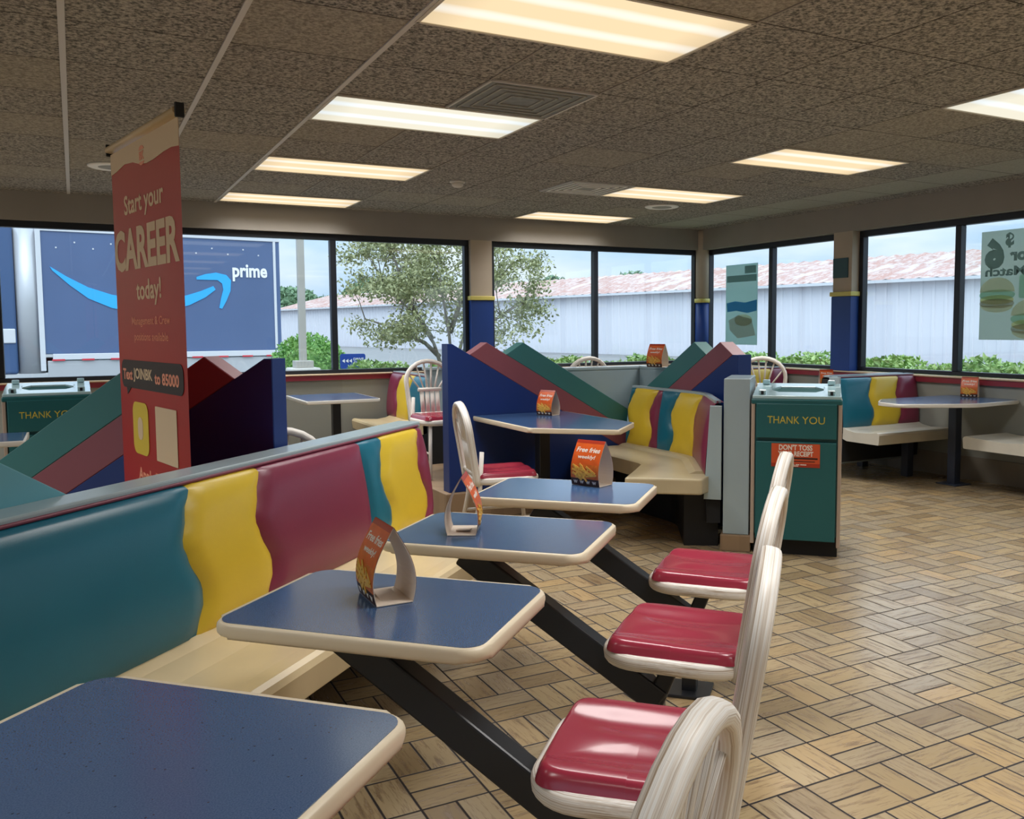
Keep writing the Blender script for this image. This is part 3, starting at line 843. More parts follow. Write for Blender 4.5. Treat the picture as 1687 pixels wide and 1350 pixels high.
# ------------------------------------------------------------------ middle booth
ub = thing('booth_bench', 'angled booth bench in the middle with dim yellow, burgundy and teal back', 'bench', (0, 0, 0))
f, Lb = path_fn([(3.83, 5.83), (3.83, 4.93), (3.437, 4.30)], left=False)
cushions(ub, f, bk=.018, segs=[(.0, 0, 'teal_vinyl'), (.06, 1, 'yellow_vinyl'), (.36, 1, 'burgundy_vinyl'), (.42, 0, 'teal_vinyl'), (.63, 1, 'yellow_vinyl'), (.97, 1, 'burgundy_vinyl'), (Lb-.02, 0, None)])
mb = MB(); mb.prism(rpoly([(3.33, 5.83), (3.30, 4.93), (2.905, 4.53), (3.27, 4.245), (3.40, 4.33), (3.80, 4.93), (3.80, 5.83)], .02, 3), .355, .452, bev=.012, seg=3)
mb.build('seat', 'fiberglass_shaded', ub)
mb = MB(); mb.sweep([f(.03+(Lb-.1)*k/20) for k in range(21)], [(.02, .44), (.02, .475), (.13, .468), (.17, .452), (.17, .44)]); mb.build('seat_lip', 'fiberglass_shaded', ub)
mb = MB(); mb.sweep([f(Lb*.98*k/16) for k in range(17)], [(.02, .895), (.02, .912), (-.017, .912), (-.017, .895)]); mb.build('ledge', 'grey_laminate', ub)
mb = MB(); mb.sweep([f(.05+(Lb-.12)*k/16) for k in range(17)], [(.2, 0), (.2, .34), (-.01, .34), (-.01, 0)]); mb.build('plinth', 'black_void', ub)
mb = MB(); mb.prism([(-.055, .31), (.05, .31), (.05, .885), (-.02, .885)], -.015, .015, T((*W(5.452, -.638), 0)) @ RZ(math.radians(-45)) @ FRONT, bev=.003); mb.build('end_panel', 'grey_laminate', ub)
mt = thing('booth_table', 'dark blue clipped-corner table of the middle booth with an orange card', 'table', (0, 0, 0))
table_top(mt, rpoly([(2.46, 5.835), (2.46, 4.93), (2.887, 4.555), (3.2, 4.865), (3.2, 5.835)], .03), z=.742)
box('wall_bracket', 'black_steel', mt, (2.85, 5.6, .69), (.5, .46, .035), .004)
box('pedestal', 'black_steel', mt, (2.85, 5.5, .34), (.08, .08, .67), .004)

# ------------------------------------------------------------------ booths along the right wall
def padded_back(name_t, pts, segs, left, root, zt=.885):
    f, L = path_fn(pts, left); cushions(root, f, segs, sign=-1 if root.get('flip') else 1)
    mb = MB(); mb.sweep([f(L*k/4) for k in range(5)], [(.0, .9), (.0, .918), (-.07, .918), (-.07, .9)]); mb.build('cap', 'grey_laminate', root)
    mb = MB(); mb.sweep([f(L*k/4) for k in range(5)], [(-.035, .12), (-.035, .9), (-.068, .9), (-.068, .12)]); mb.build('rear_panel', 'grey_laminate', root)
    return f, L
def wall_bench(label, y, x0=5.965, seat_x0=5.965, colours=('teal_vinyl', 'yellow_vinyl', 'burgundy_vinyl')):
    root = thing('booth_bench', label, 'bench', (0, 0, 0))
    f, L = padded_back('b', [(x0, y), (6.94, y)], [(0, 0, colours[0]), (.40, 1, colours[1]), (.745, 1, colours[2]), (6.94-x0, 0, None)], False, root)
    seat_slab(root, f, seat_x0-x0, L-.004, .46, m='fiberglass_grey', inn=.02)
    box('post', 'navy_steel', root, (6.62, y-.22, .175), (.075, .075, .35), .004)
    box('end_panel', 'grey_laminate', root, (x0-.012, y+.02, .65), (.024, .12, .52), .004)
    box('bracket', 'navy_steel', root, (6.55, y-.2, .335), (.6, .2, .03))
    return root
wall_bench('right wall bench with glossy teal, yellow and burgundy back, behind the white-rimmed table', 5.80)
wall_bench('bench of the far right corner booth, yellow and burgundy back behind a chair arch', 7.52)
def end_bench(label, y, x0, dep=.46):
    root = thing('booth_bench', label, 'bench', (0, 0, 0)); f, L = path_fn([(x0, y), (6.94, y)], True)
    cushions(root, f, [(0, 0, 'burgundy_vinyl'), (.2, 1, 'yellow_vinyl'), (L, 0, None)])
    seat_slab(root, f, 0, L-.004, dep, m='fiberglass_grey', inn=.02)
    mb = MB(); mb.sweep([f(L*k/4) for k in range(5)], [(.0, .9), (.0, .918), (-.07, .918), (-.07, .9)]); mb.build('cap', 'grey_laminate', root)
    box('bracket', 'navy_steel', root, (6.75, y+.25, .335), (.3, .2, .03)); box('post', 'navy_steel', root, (6.75, y+.22, .175), (.075, .075, .35), .004)
end_bench('cream bench seat at the right edge of the photo, facing the white-rimmed table', 4.19, 6.42, .65)
end_bench('hidden bench of the far booth, back to back with the glossy right wall bench', 6.0, 6.0)
def wall_table(label, dy):
    t = thing('booth_table', label, 'table', (0, dy, 0), 0)
    table_top(t, rpoly([(6.945, 4.70), (6.945, 5.385), (6.05, 5.385), (5.80, 5.2), (5.76, 4.95), (6.30, 4.66)], .07), rim='white_edge')
    box('pedestal', 'navy_steel', t, (6.62, 5.09, .35), (.078, .078, .70), .006)
    box('foot_plate', 'navy_steel', t, (6.62, 5.09, .005), (.2, .2, .01), .003)
    box('top_plate', 'navy_steel', t, (6.62, 5.09, .7035), (.35, .35, .008))
wall_table('white-rimmed table on a dark post against the right wall', 0)
wall_table('table of the far booth in the right corner, only its card visible', 1.72)

# far left booth by the back windows
fb = thing('booth_bench', 'burgundy, yellow and teal bench back under the tree window', 'bench', (0, 0, 0))
f, L = path_fn([(2.93, 9.04), (2.93, 7.95)], False)
cushions(fb, f, [(0, 0, 'burgundy_vinyl'), (.36, 1, 'yellow_vinyl'), (.72, 1, 'teal_vinyl'), (L, 0, None)])
seat_slab(fb, f, .1, L, .46, inn=.02)
mb = MB(); mb.sweep([f(L*k/4) for k in range(5)], [(.0, .9), (.0, .918), (-.09, .918), (-.09, .9)]); mb.build('cap', 'grey_laminate', fb)
box('end_panel', 'grey_laminate', fb, (2.98, 7.93, .48), (.16, .03, .84), .004)
box('rear_panel', 'grey_laminate', fb, (3.0, 8.48, .48), (.03, 1.08, .84), .004)
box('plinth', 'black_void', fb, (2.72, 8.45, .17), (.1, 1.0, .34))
ft = thing('cafe_table', 'small pale blue table on a dark post under the back windows', 'table', (2.06, 8.17, 0), 0)
table_top(ft, rrect(.66, .84, .02), rim='white_edge'); box('pedestal', 'black_steel', ft, (.06, .1, .35), (.075, .075, .7), .004)
box('foot_plate', 'black_steel', ft, (.06, .1, .006), (.4, .4, .012), .004); box('top_plate', 'black_steel', ft, (.06, .1, .703), (.3, .3, .008))
lt = thing('cafe_table', 'white-edged table end just visible at the left, below the left trash cabinet', 'table', (-.72, 6.1, 0), 0)
table_top(lt, rrect(.9, .5, .02), rim='white_edge'); box('pedestal', 'black_steel', lt, (0, 0, .35), (.08, .08, .7), .004); box('foot_plate', 'black_steel', lt, (0, 0, .006), (.4, .4, .012), .004)

# ------------------------------------------------------------------ trash cabinets
def trash(label, loc, rz, notice=False):
    t = thing('trash_cabinet', label, 'trash can', loc, rz, 'green trash cabinets')
    w, d, h = .515, .5, .935; cx = 0
    mb = MB(); mb.box((0, d/2, .53), (w-.04, d-.02, .81)); mb.build('body', 'bin_green', t)
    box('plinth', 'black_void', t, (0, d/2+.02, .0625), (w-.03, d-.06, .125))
    for sx_ in (-1, 1): box('stile', 'bin_stile', t, (sx_*(w/2-.011), d/2-.004, .5), (.022, d, .87), .004)
    fl = box('flap', 'bin_green', t, (0, -.006, .808), (w-.06, .02, .205), .004)
    dr_ = box('door', 'bin_green', t, (0, -.006, .393), (w-.06, .02, .585), .004)
    for wd, x_, w_ in (('THANK', -.072, .182), ('YOU', .098, .128)):
        mb = MB(); mb.text(wd, .06, T((x_, -.0168, .815)) @ FRONT, ext=.0006, fit=(w_, .043)); mb.build('lettering', 'bin_gold', fl)
    box('top_edge', 'bin_green', t, (0, d/2-.004, .92), (w, d+.01, .03), .006)
    # tray top with a six-sided drop opening
    mb = MB(); z0, z1 = .935, .975
    mb.box((0, .075, .945), (w-.01, .15, .02), bev=.004); mb.box((0, d-.07, .945), (w-.01, .14, .02), bev=.004)
    mb.box((-w/2+.055, d/2, .945), (.1, d-.28, .02)); mb.box((w/2-.055, d/2, .945), (.1, d-.28, .02))
    for sx_ in (-1, 1):
        for sy_ in (-1, 1):
            mb.prism([(sx_*.16, d/2+sy_*.115), (sx_*.16, d/2+sy_*.02), (sx_*.1, d/2+sy_*.115)], .935, .955)
    for v in mb.bm.verts: v.co.z += .09*v.co.y
    mb.build('tray_top', 'bin_top', t)
    mb = MB(); mb.prism([(0, .93), (d, .93), (d, .937+.09*d), (0, .937)], -w/2+.004, w/2-.004, Matrix(((0, 0, 1, 0), (1, 0, 0, 0), (0, 1, 0, 0), (0, 0, 0, 1)))); mb.build('tray_base', 'bin_green', t)
    box('drop_hole', 'bin_hole', t, (0, d/2, .9635), (.33, .235, .004), 0, Matrix.Rotation(.09, 3, 'X'))
    for sx_ in (-1, 1):
        pg = box('rail_peg', 'bin_top', t, (sx_*(w/2-.06), .06, .972), (.045, .05, .03), .006); box('peg_cap', 'black_void', pg, (sx_*(w/2-.06), 33e-3, .970), (.016, .006, .02))
        pg = box('rail_peg', 'bin_top', t, (sx_*(w/2-.06), d-.06, 1.01), (.045, .05, .03), .006)
    if notice:
        n = thing('receipt_notice', 'orange notice about receipts on the door of the right trash cabinet', 'notice', loc, rz)
        mb = MB(); mb.box((.0, -.0178, .607), (.275, .0014, .138)); mb.build('paper', 'sign_orange', n)
        mb = MB(); mb.box((.0, -.0189, .549), (.275, .0006, .022)); mb.build('footer_band', 'tent_red', n)
        mb = MB(); mb.text("DON'T TOSS", .04, T((0, -.019, .654)) @ FRONT, offset=.0012, fit=(.19, .033)); mb.text('YOUR RECEIPT', .04, T((0, -.019, .617)) @ FRONT, offset=.0012, fit=(.2, .03)); mb.build('headline', 'tent_white', n)
        mb = MB(); mb.box((.02, -.0189, .59), (.21, .0006, .01)); mb.box((.02, -.0189, .572), (.18, .0006, .005)); mb.build('small_print', 'tent_brown', n)
        for x, w_, z in ((-.02, .03, .553), (.012, .022, .553), (.045, .034, .553), (-.05, .04, .545), (.0, .034, .545)): box('footer_print', 'tent_white', n, (x, -.0195, z), (w_, .0006, .005))
    return t
trash('green trash cabinet standing beside the grey end post, orange receipt notice on its door', (*W(5.4, -.152), 0), math.radians(-45), True)
trash('green trash cabinet at the left edge under the truck window', (-.173, 6.7, 0), 0)

# ------------------------------------------------------------------ folded cards
def tent(loc, rz, label, w=.135, h=.175, d=.085):
    """a printed strip folded into a pointed loop: printed panel to -y, open ends to +-x"""
    t = thing('table_card', label, 'table card', loc, rz, 'orange folded promotion cards')
    def side(k):   # front profile, bulging outwards, k 0 bottom .. 1 ridge
        return (-d/2*(1-k)**.85-.027*math.sin(PI*k)*(1-.45*k), h*k)
    th_ = .0012
    def panel(name, k0, k1, m, off, sgn=1, w_=w, n=10):
        mb = MB()
        def fn(u, v):
            y, z = side(k0+(k1-k0)*u); return (-w_/2+w_*v, sgn*(y-off), z+.001)
        mb.grid(fn, n, 2); return mb.build(name, m, t, normals=False)
    def shell(name, sgn, m):
        mb = MB()
        prof = [side(k/14) for k in range(15)]
        for i in range(14):
            (y0, z0_), (y1, z1_) = prof[i], prof[i+1]
            P = [(-w/2, sgn*y0, z0_), (w/2, sgn*y0, z0_), (w/2, sgn*y1, z1_), (-w/2, sgn*y1, z1_)]
            Q = [(x, sgn*(abs(y)-th_)*-1 if True else y, z) for x, y, z in P]
            Q = [(x, y-math.copysign(th_, y) if abs(y) > th_ else 0.0, z) for x, y, z in P]
            a = [mb.bm.verts.new(q) for q in P]; b = [mb.bm.verts.new(q) for q in Q]
            for fa in ((a[0], a[1], a[2], a[3]), (b[3], b[2], b[1], b[0]), (a[1], b[1], b[2], a[2]), (a[0], a[3], b[3], b[0])): mb.bm.faces.new(fa)
        return mb.build(name, m, t)
    shell('front_panel', 1, 'card_inside'); shell('rear_panel', -1, 'card_inside')
    box('base_flap', 'card_inside', t, (0, 0, .0012), (w, d*.98, .002)); 
    mb = MB(); mb.box((.01, 0, .004), (w*.62, d*.5, .0015), Matrix.Rotation(.12, 3, 'Y')); mb.build('tuck_tab', 'card_inside', t)
    for sgn in (1, -1):
        nm = 'front' if sgn == 1 else 'rear'
        panel(nm+'_print', .0, .16, 'tent_brown', .0006, sgn); panel(nm+'_print', .16, .48, 'tent_amber', .0006, sgn)
        panel(nm+'_print', .48, .93, 'tent_orange', .0006, sgn); panel(nm+'_print', .93, 1.0, 'tent_red', .0006, sgn)
    y, z = side(.76); y2, z2 = side(.62)
    def PL(k, x=0):
        y, z = side(k); ya, za = side(k+.03); yb, zb_ = side(k-.03); a = math.atan2(ya-yb, za-zb_)
        return T((x, y-.0014, z)) @ RX(PI/2-a)
    mb = MB(); mb.text('Free fries', .02, PL(.8), offset=.0004, ext=.0002, shear=.15, fit=(w*.84, .021)); mb.build('lettering', 'tent_white', t); mb = MB(); mb.text('weekly!', .02, PL(.64), offset=.0004, ext=.0002, shear=.15, fit=(w*.62, .02)); mb.build('lettering', 'tent_white', t)
    mb = MB()
    for k, x in enumerate((-.045, -.015, .015, .045)): mb.text('W', .016, PL(.08, x), offset=.001, ext=.0002)
    mb.build('crown_row', 'tent_white', t)
    mb = MB()
    for q in range(15):
        x = random.uniform(-.05, .05); k = random.uniform(.2, .44); a = random.uniform(-1.0, 1.0)
        mb.box((0, 0, 0), (.052, .0075, .0016))
        vs = mb.bm.verts[-8:] if False else list(mb.bm.verts)[-8:]
        bmesh.ops.transform(mb.bm, matrix=PL(k, max(-.035, min(.035, x))) @ RZ(a), verts=vs)
    mb.build('fries_picture', 'tent_fries', t)
    return t
TZ = .7415
t0 = tent((.612, 1.975, TZ), math.radians(-90), 'orange folded card on the second table, open side towards us')
def tdup(loc, rz, label): dup(t0, loc, rz, label)
tdup((1.03, 2.515, TZ), math.radians(61), 'folded card on the third table, arched strip open towards us')
tdup((1.785, 3.02, TZ), math.radians(-67), 'orange card facing us on the furthest table of the banquette row')
tdup((2.95, 5.60, .7432), math.radians(-66), 'orange card on the dark table of the middle booth')
tdup((3.93, 5.66, 1.0575), math.radians(-66), 'orange card standing on the grey wall ledge below the shed window')
tdup((6.84, 5.12, TZ), math.radians(-62), 'orange card on the white-rimmed table by the right wall')
tdup((6.82, 6.79, TZ), math.radians(-35), 'orange card on the hidden far booth table, seen above the trash cabinet')

# ------------------------------------------------------------------ recruitment banner
K = 1.0456
bn = thing('banner_stand', 'tall red roll-up recruitment banner standing behind the banquette', 'banner', (.1505, 3.865, 0), math.radians(-78.24))
BW = .77*K
bz = lambda z: 1.3624+(z-1.3624)*K
def bpos(a, z, y=-.0045): return T((a*K, y, bz(z)))
def cloth(u, v): return -.004*math.sin(u*5.0)-.003*math.sin(v*4)
mb = MB(); NB = 24
mb.grid(lambda u, v: (BW*u, 0.0, .06+(bz(2.0)-.06)*v), 12, 24); mb.build('fabric', 'banner_red', bn, normals=False)
wv = [(0.0, 1.925), (.08, 1.93), (.18, 1.942), (.28, 1.935), (.36, 1.918), (.44, 1.91), (.52, 1.912), (.62, 1.92), (.70, 1.922), (.77, 1.915)]
mb = MB(); mb.prism([(a*K, bz(z)) for a, z in wv]+[(.77*K, bz(2.0)), (0, bz(2.0))], 0, .0012, T((0, -.0008, 0)) @ FRONT); mb.build('cream_top', 'banner_cream', bn)
mb = MB(); mb.tube([(-.008, 0, bz(2.018)), (BW+.008, 0, bz(2.018))], .012, .02, 12, up=(0, 1, 0), power=3); rd = mb.build('top_rail', 'rod_alu', bn)
box('end_cap', 'black_void', rd, (BW+.013, 0, bz(2.018)), (.014, .028, .046), .003); box('end_cap', 'black_void', rd, (-.012, 0, bz(2.018)), (.01, .028, .046), .003)
box('support_pole', 'black_void', bn, (BW*.5, .03, 1.02), (.016, .012, 2.0)); box('base_case', 'rod_alu', bn, (BW/2, .01, .05), (BW+.02, .09, .09), .02)
def bt(lines, m, name):
    for body, a, z, w, h, off in lines:
        mb = MB(); mb.text(body, .1, bpos(a, z, -.0027 if 'bubble' in name else -.0007) @ FRONT, offset=off, ext=.0004, fit=(w*K, h*K)); mb.build(name, m, bn)
bt([('Start your', .375, 1.79, .45, .088, .0022), ('CAREER', .372, 1.645, .735, .148, .0035), ('today!', .40, 1.49, .28, .09, .0022)], 'banner_cream', 'headline')
bt([('Management & Crew', .405, 1.39, .43, .036, .001), ('positions available', .405, 1.335, .38, .036, .001)], 'banner_orange', 'small_lettering')
mb = MB(); mb.prism(rrect(.70*K, .1*K, .035, 6, .385*K, bz(1.205)), 0, .001, T((0, -.0012, 0)) @ FRONT); mb.prism([(.09*K, bz(1.165)), (.16*K, bz(1.162)), (.1*K, bz(1.13))], 0, .001, T((0, -.0012, 0)) @ FRONT); mb.build('speech_bubble', 'banner_black', bn)
bt([('Text', .115, 1.203, .12, .04, .003), ('to 85000', .565, 1.2, .255, .04, .003)], 'banner_orange', 'bubble_lettering')
bt([('JOINBK', .30, 1.203, .225, .05, .0022)], 'banner_cream', 'bubble_keyword')
mb = MB(); mb.prism(rrect(.185*K, .185*K, .04, 6, .25*K, bz(1.015)), 0, .0012, T((0, -.0012, 0)) @ FRONT); mb.build('yellow_badge', 'code_yellow', bn)
mb = MB(); mb.prism(rrect(.06*K, .08*K, .028, 6, .25*K, bz(1.015)), 0, .0012, T((0, -.0026, 0)) @ FRONT); mb.build('badge_centre', 'banner_cream', bn)
mb = MB(); mb.prism(rrect(.225*K, .185*K, .004, 2, .54*K, bz(1.013)), 0, .0012, T((0, -.0012, 0)) @ FRONT); mb.build('blank_card', 'banner_cream', bn)
bt([('Apply Today', .40, .845, .4, .06, .003)], 'banner_orange', 'footer_lettering')
mb = MB()
mb.prism([(.36*K+.055*K*(.5+.5*math.cos(a)), bz(1.962)+.014*math.sin(a)) for a in [PI*k/10 for k in range(11)]], 0, .001, T((0, -.0022, 0)) @ FRONT)
mb.text('BK', .03, bpos(.3875, 1.943, -.0024) @ FRONT, offset=.0015, ext=.0005, fit=(.055, .03))
mb.prism([(.36*K+.055*K*(.5+.5*math.cos(a)), bz(1.922)-.012*math.sin(a)) for a in [PI*k/10 for k in range(11)]][::-1], 0, .001, T((0, -.0022, 0)) @ FRONT)
mb.build('round_logo', 'banner_orange', bn)

# ------------------------------------------------------------------ films on the right windows (seen from behind)
XW = XG+.022
def poster_frame(name, label, y0, y1, z0, z1, m):
    t = thing(name, label, 'window poster', (XW, 0, 0), 0)
    box('film', m, t, (0, (y0+y1)/2, (z0+z1)/2), (.002, y1-y0, z1-z0)); return t
# a plane whose drawing reads correctly from outside (+x): local x -> +y, local y -> z
OUT = Matrix(((0, 0, 1, 0), (1, 0, 0, 0), (0, 1, 0, 0), (0, 0, 0, 1)))
p1 = poster_frame('window_poster', 'grey-green poster with a blue band on the corner window', 8.17, 8.75, 1.145, 2.11, 'film_teal')
def flat(poly, y, z, parent, name, m, off=-.0018):
    mb = MB(); mb.prism(poly, -.0004, .0004, T((off, y, z)) @ OUT); mb.build(name, m, parent)
flat([(-.27, -.05), (-.1, -.075), (.1, -.045), (.27, -.06), (.28, .05), (.12, .07), (-.06, .05), (-.27, .08)], 8.45, 1.6, p1, 'blue_band', 'film_blue')
flat([(-.27, -.04), (.27, -.04), (.27, .04), (-.27, .04)], 8.46, 1.94, p1, 'faded_print', 'film_dark'); flat([(-.1, -.045), (.1, -.045), (.1, .045), (-.1, .045)], 8.3, 2.04, p1, 'faded_print', 'film_dark')
flat([(-.27, -.16), (.05, -.2), (.2, -.1), (.22, .02), (.05, .08), (-.2, .03)], 8.47, 1.42, p1, 'faded_print', 'film_patty')
flat([(.16*math.cos(a), .07*math.sin(a)) for a in [2*PI*k/24 for k in range(24)]], 8.42, 1.44, p1, 'pale_food_picture', 'film_bun')
p2 = poster_frame('window_poster', 'large grey poster with mirrored 6 and burgers on the right window', 4.2, 5.235, 1.235, 2.18, 'film_grey')
mb = MB()
mb.text('6', .3, T((-.002, 5.105, 1.985)) @ OUT, offset=.022, fit=(.19, .27)); mb.build('lettering', 'film_dark', p2); mb = MB(); mb.text('$', .1, T((-.002, 4.965, 2.09)) @ OUT, offset=.004, fit=(.08, .13)); mb.build('lettering', 'film_dark', p2); mb = MB(); mb.text('for', .1, T((-.002, 4.86, 1.965)) @ OUT, offset=.005, fit=(.2, .11)); mb.build('lettering', 'film_dark', p2); mb = MB()
mb.text("Mix n' Match", .1, T((-.002, 4.78, 1.83)) @ OUT, offset=.003, fit=(.82, .085)); mb.build('lettering', 'film_dark', p2)
def burger(y, z, k):
    E_ = lambda rx, ry, n=24: [(rx*k*math.cos(2*PI*i/n), ry*k*math.sin(2*PI*i/n)) for i in range(n)]
    D_ = [(.16*k*math.cos(PI*i/14), .12*k*math.sin(PI*i/14)) for i in range(15)]
    flat(D_, y, z+.02*k, p2, 'bun_picture', 'film_bun', -.0030); flat(E_(.165, .045), y, z-.005*k, p2, 'lettuce_picture', 'film_green', -.0024)
    flat(E_(.155, .04), y, z-.045*k, p2, 'cheese_picture', 'film_yellow', -.0028); flat(E_(.16, .04), y, z-.075*k, p2, 'patty_picture', 'film_patty', -.0034)
    flat([(.15*k*math.cos(PI*i/14), -.06*k*math.sin(PI*i/14)) for i in range(15)][::-1], y, z-.09*k, p2, 'bun_picture', 'film_bun', -.0036)
burger(5.07, 1.63, 1.05); burger(4.74, 1.42, 1.2); burger(4.42, 1.66, 1.0)
flat(rrect(.13, .2, .02), 4.8, 1.69, p2, 'cup_picture', 'film_green', -.002)
t = thing('window_sticker', 'worn dark sticker marks at the top of the right window above the mirrored poster', 'sticker', (XW, 0, 0), 0)
mb = MB(); mb.prism([(-.008, -.035), (.008, -.035), (.008, .035), (-.008, .035)], -.0004, .0004, T((0, 4.83, 2.232)) @ OUT); mb.build('worn_stroke', 'film_dark', t)
mb = MB(); mb.prism(rrect(.07, .06, .025, 4), -.0004, .0004, T((0, 4.66, 2.235)) @ OUT); mb.build('worn_ring', 'film_dark', t)

# ------------------------------------------------------------------ outside
gr = struct(box('ground', 'asphalt', None, (25, 60, -.2), (220, 220, .2)))
def leaf_cloud(pts, size, mb, rnd):
    for c in pts:
        a = Vector((rnd.gauss(0, 1), rnd.gauss(0, 1), rnd.gauss(0, 1))).normalized(); b_ = a.orthogonal().normalized()
        b_ = Matrix.Rotation(rnd.uniform(0, 6.28), 3, a) @ b_; c_ = a.cross(b_); s_ = size*rnd.uniform(.6, 1.3)
        c = Vector(c)
        vs = [mb.bm.verts.new(c+b_*s_*x+c_*s_*y+a*s_*z) for x, y, z in ((-.9, 0, 0), (0, -.45, .12), (.9, 0, 0), (0, .45, .12))]
        mb.bm.faces.new(vs)
def blob_pts(c, r, n, rnd, shell=.55):
    out = []
    for _ in range(n):
        d = Vector((rnd.gauss(0, 1), rnd.gauss(0, 1), rnd.gauss(0, 1))).normalized(); k = (shell+(1-shell)*rnd.random())
        out.append((c[0]+d.x*r[0]*k, c[1]+d.y*r[1]*k, c[2]+d.z*r[2]*k))
    return out
rn = random.Random(3)
tr_ = thing('parking_lot_tree', 'small multi-stemmed tree with sparse olive leaves outside the back windows', 'tree', (4.82, 12.4, 0))
trunks = [[(.0, 0, 0), (-.05, 0, .75), (-.2, -.05, 1.15), (-.5, 0, 1.6), (-.9, .1, 2.0)], [(.05, 0, 0), (.1, 0, .8), (.08, .05, 1.3), (.0, .1, 1.9), (-.1, .1, 2.6)],
          [(.1, .05, 0), (.16, .05, .7), (.3, .1, 1.15), (.55, .1, 1.6), (.9, 0, 2.1)], [(.12, 0, .72), (.22, -.1, 1.0), (.42, -.2, 1.2), (.8, -.2, 1.55), (1.25, -.1, 1.75)],
          [(-.1, .0, .95), (-.35, -.1, 1.15), (-.75, -.1, 1.35), (-1.2, 0, 1.5)], [(.1, .05, 1.3), (.35, .2, 1.8), (.6, .3, 2.4), (.8, .3, 2.9)], [(-.2, 0, 1.2), (-.5, .2, 1.8), (-.7, .3, 2.5)]]
mb = MB()
for p_ in trunks:
    n = len(p_); mb.tube(p_, .04, segs=8, taper=[1-.75*i/(n-1) for i in range(n)])
mb.build('trunk', 'bark', tr_)
mb = MB(); tw = MB(); cl_ = []
for p_ in trunks:
    cl_ += [q for q in p_ if q[2] > 1.5]
for _ in range(120):
    a = rn.uniform(0, 6.28); rr = math.sqrt(rn.random()); z = rn.uniform(1.32, 3.3)
    wid = 1.5*math.sin(min(1, max(.4, (z-.8)/.85))*PI/2)
    cl_.append((rr*math.cos(a)*wid, rr*math.sin(a)*wid*.8, z+.15*rr*(-1)))
for c in cl_:
    leaf_cloud(blob_pts(c, (.36, .34, .22), 190, rn, .1), .034, mb, rn)
for c in cl_[12:]:
    q = min((v for p_ in trunks for v in p_[2:]), key=lambda v: (Vector(v)-Vector(c)).length)
    m_ = (Vector(q)+Vector(c))/2+Vector((0, 0, .06)); tw.tube([q, m_, c], .009, segs=5, taper=[1, .7, .4])
mb.build('crown', 'leaf_tree', tr_, normals=False); tw.build('branches', 'bark', tr_)

def shrub(name, label, cat, c, r, n, size, m, seed):
    rnd = random.Random(seed); t = thing(name, label, cat, (c[0], c[1], 0)); mb = MB()
    pts = []
    for _ in range(n):
        d = Vector((rnd.gauss(0, 1), rnd.gauss(0, 1), abs(rnd.gauss(0, 1)))).normalized(); k = rnd.uniform(.8, 1.03)
        pts.append((d.x*r[0]*k, d.y*r[1]*k, c[2]+d.z*r[2]*k))
    leaf_cloud(pts, size, mb, rnd); mb.build('foliage', m, t, normals=False)
    mb = MB(); mb.lathe([(r[0]*.75, 0), (r[0]*.8, c[2]*.7+.05), (r[0]*.62, c[2]+r[2]*.55), (r[0]*.2, c[2]+r[2]*.82)], 16); mb.build('stems', m, t)
shrub('round_shrub', 'round bright green bush behind the light pole', 'bush', (3.78, 16.6, .45), (.75, .7, .82), 3200, .045, 'leaf_bush', 5)
def hedge(label, p0, p1, w, z, n, seed):
    rnd = random.Random(seed); t = thing('clipped_hedge', label, 'hedge', (0, 0, 0)); mb = MB(); A, B = Vector(p0), Vector(p1)
    d = (B-A); nn = Vector((-d.y, d.x)).normalized(); pts = []
    for _ in range(n):
        k = rnd.random(); q = A+d*k+nn*rnd.uniform(-w, w); zz = z*rnd.uniform(.86, 1.0)+.05*math.sin(k*d.length*5)+.03*math.sin(k*d.length*13)
        pts.append((q.x, q.y, zz))
    for _ in range(n):
        k = rnd.random(); sg = rnd.choice((-1, 1)); q = A+d*k+nn*w*sg; pts.append((q.x, q.y, z*rnd.uniform(.3, .95)))
    leaf_cloud(pts, .05, mb, rnd); mb.build('foliage', 'leaf_hedge', t, normals=False)
    mb = MB(); ang = math.atan2(d.y, d.x); mb.box(((A.x+B.x)/2, (A.y+B.y)/2, z*.43), (d.length, 2*w*.85, z*.84), Matrix.Rotation(ang, 3, 'Z')); mb.build('stems', 'leaf_hedge', t)
hedge('low green hedge strip outside the back windows', (2.9, 10.45), (8.1, 10.35), .25, .92, 2600, 11)
hedge('sunlit green hedge outside the right windows', (8.45, 10.2), (8.45, 2.0), .28, .955, 4200, 12)
for i, (x, y, r_, z, lb) in enumerate(((22.5, 108, 4.4, 5.6, 'pale distant tree left of the light pole'), (31.5, 104, 4.6, 6.4, 'rounded distant tree right of the light pole'), (45.2, 84.6, 3.0, 6.0, 'distant tree top above the rusty roof, beside the leafy tree'), (53, 81, 4.0, 6.4, 'broad distant tree top above the rusty roof, right of the mullion'), (34, 124, 9, 5.4, 'far green tree line seen low behind the leafy tree'))):
    shrub('distant_tree', lb, 'tree', (x, y, z*.5), (r_, r_, z*.62), 1500, .42, 'leaf_far', 30+i)

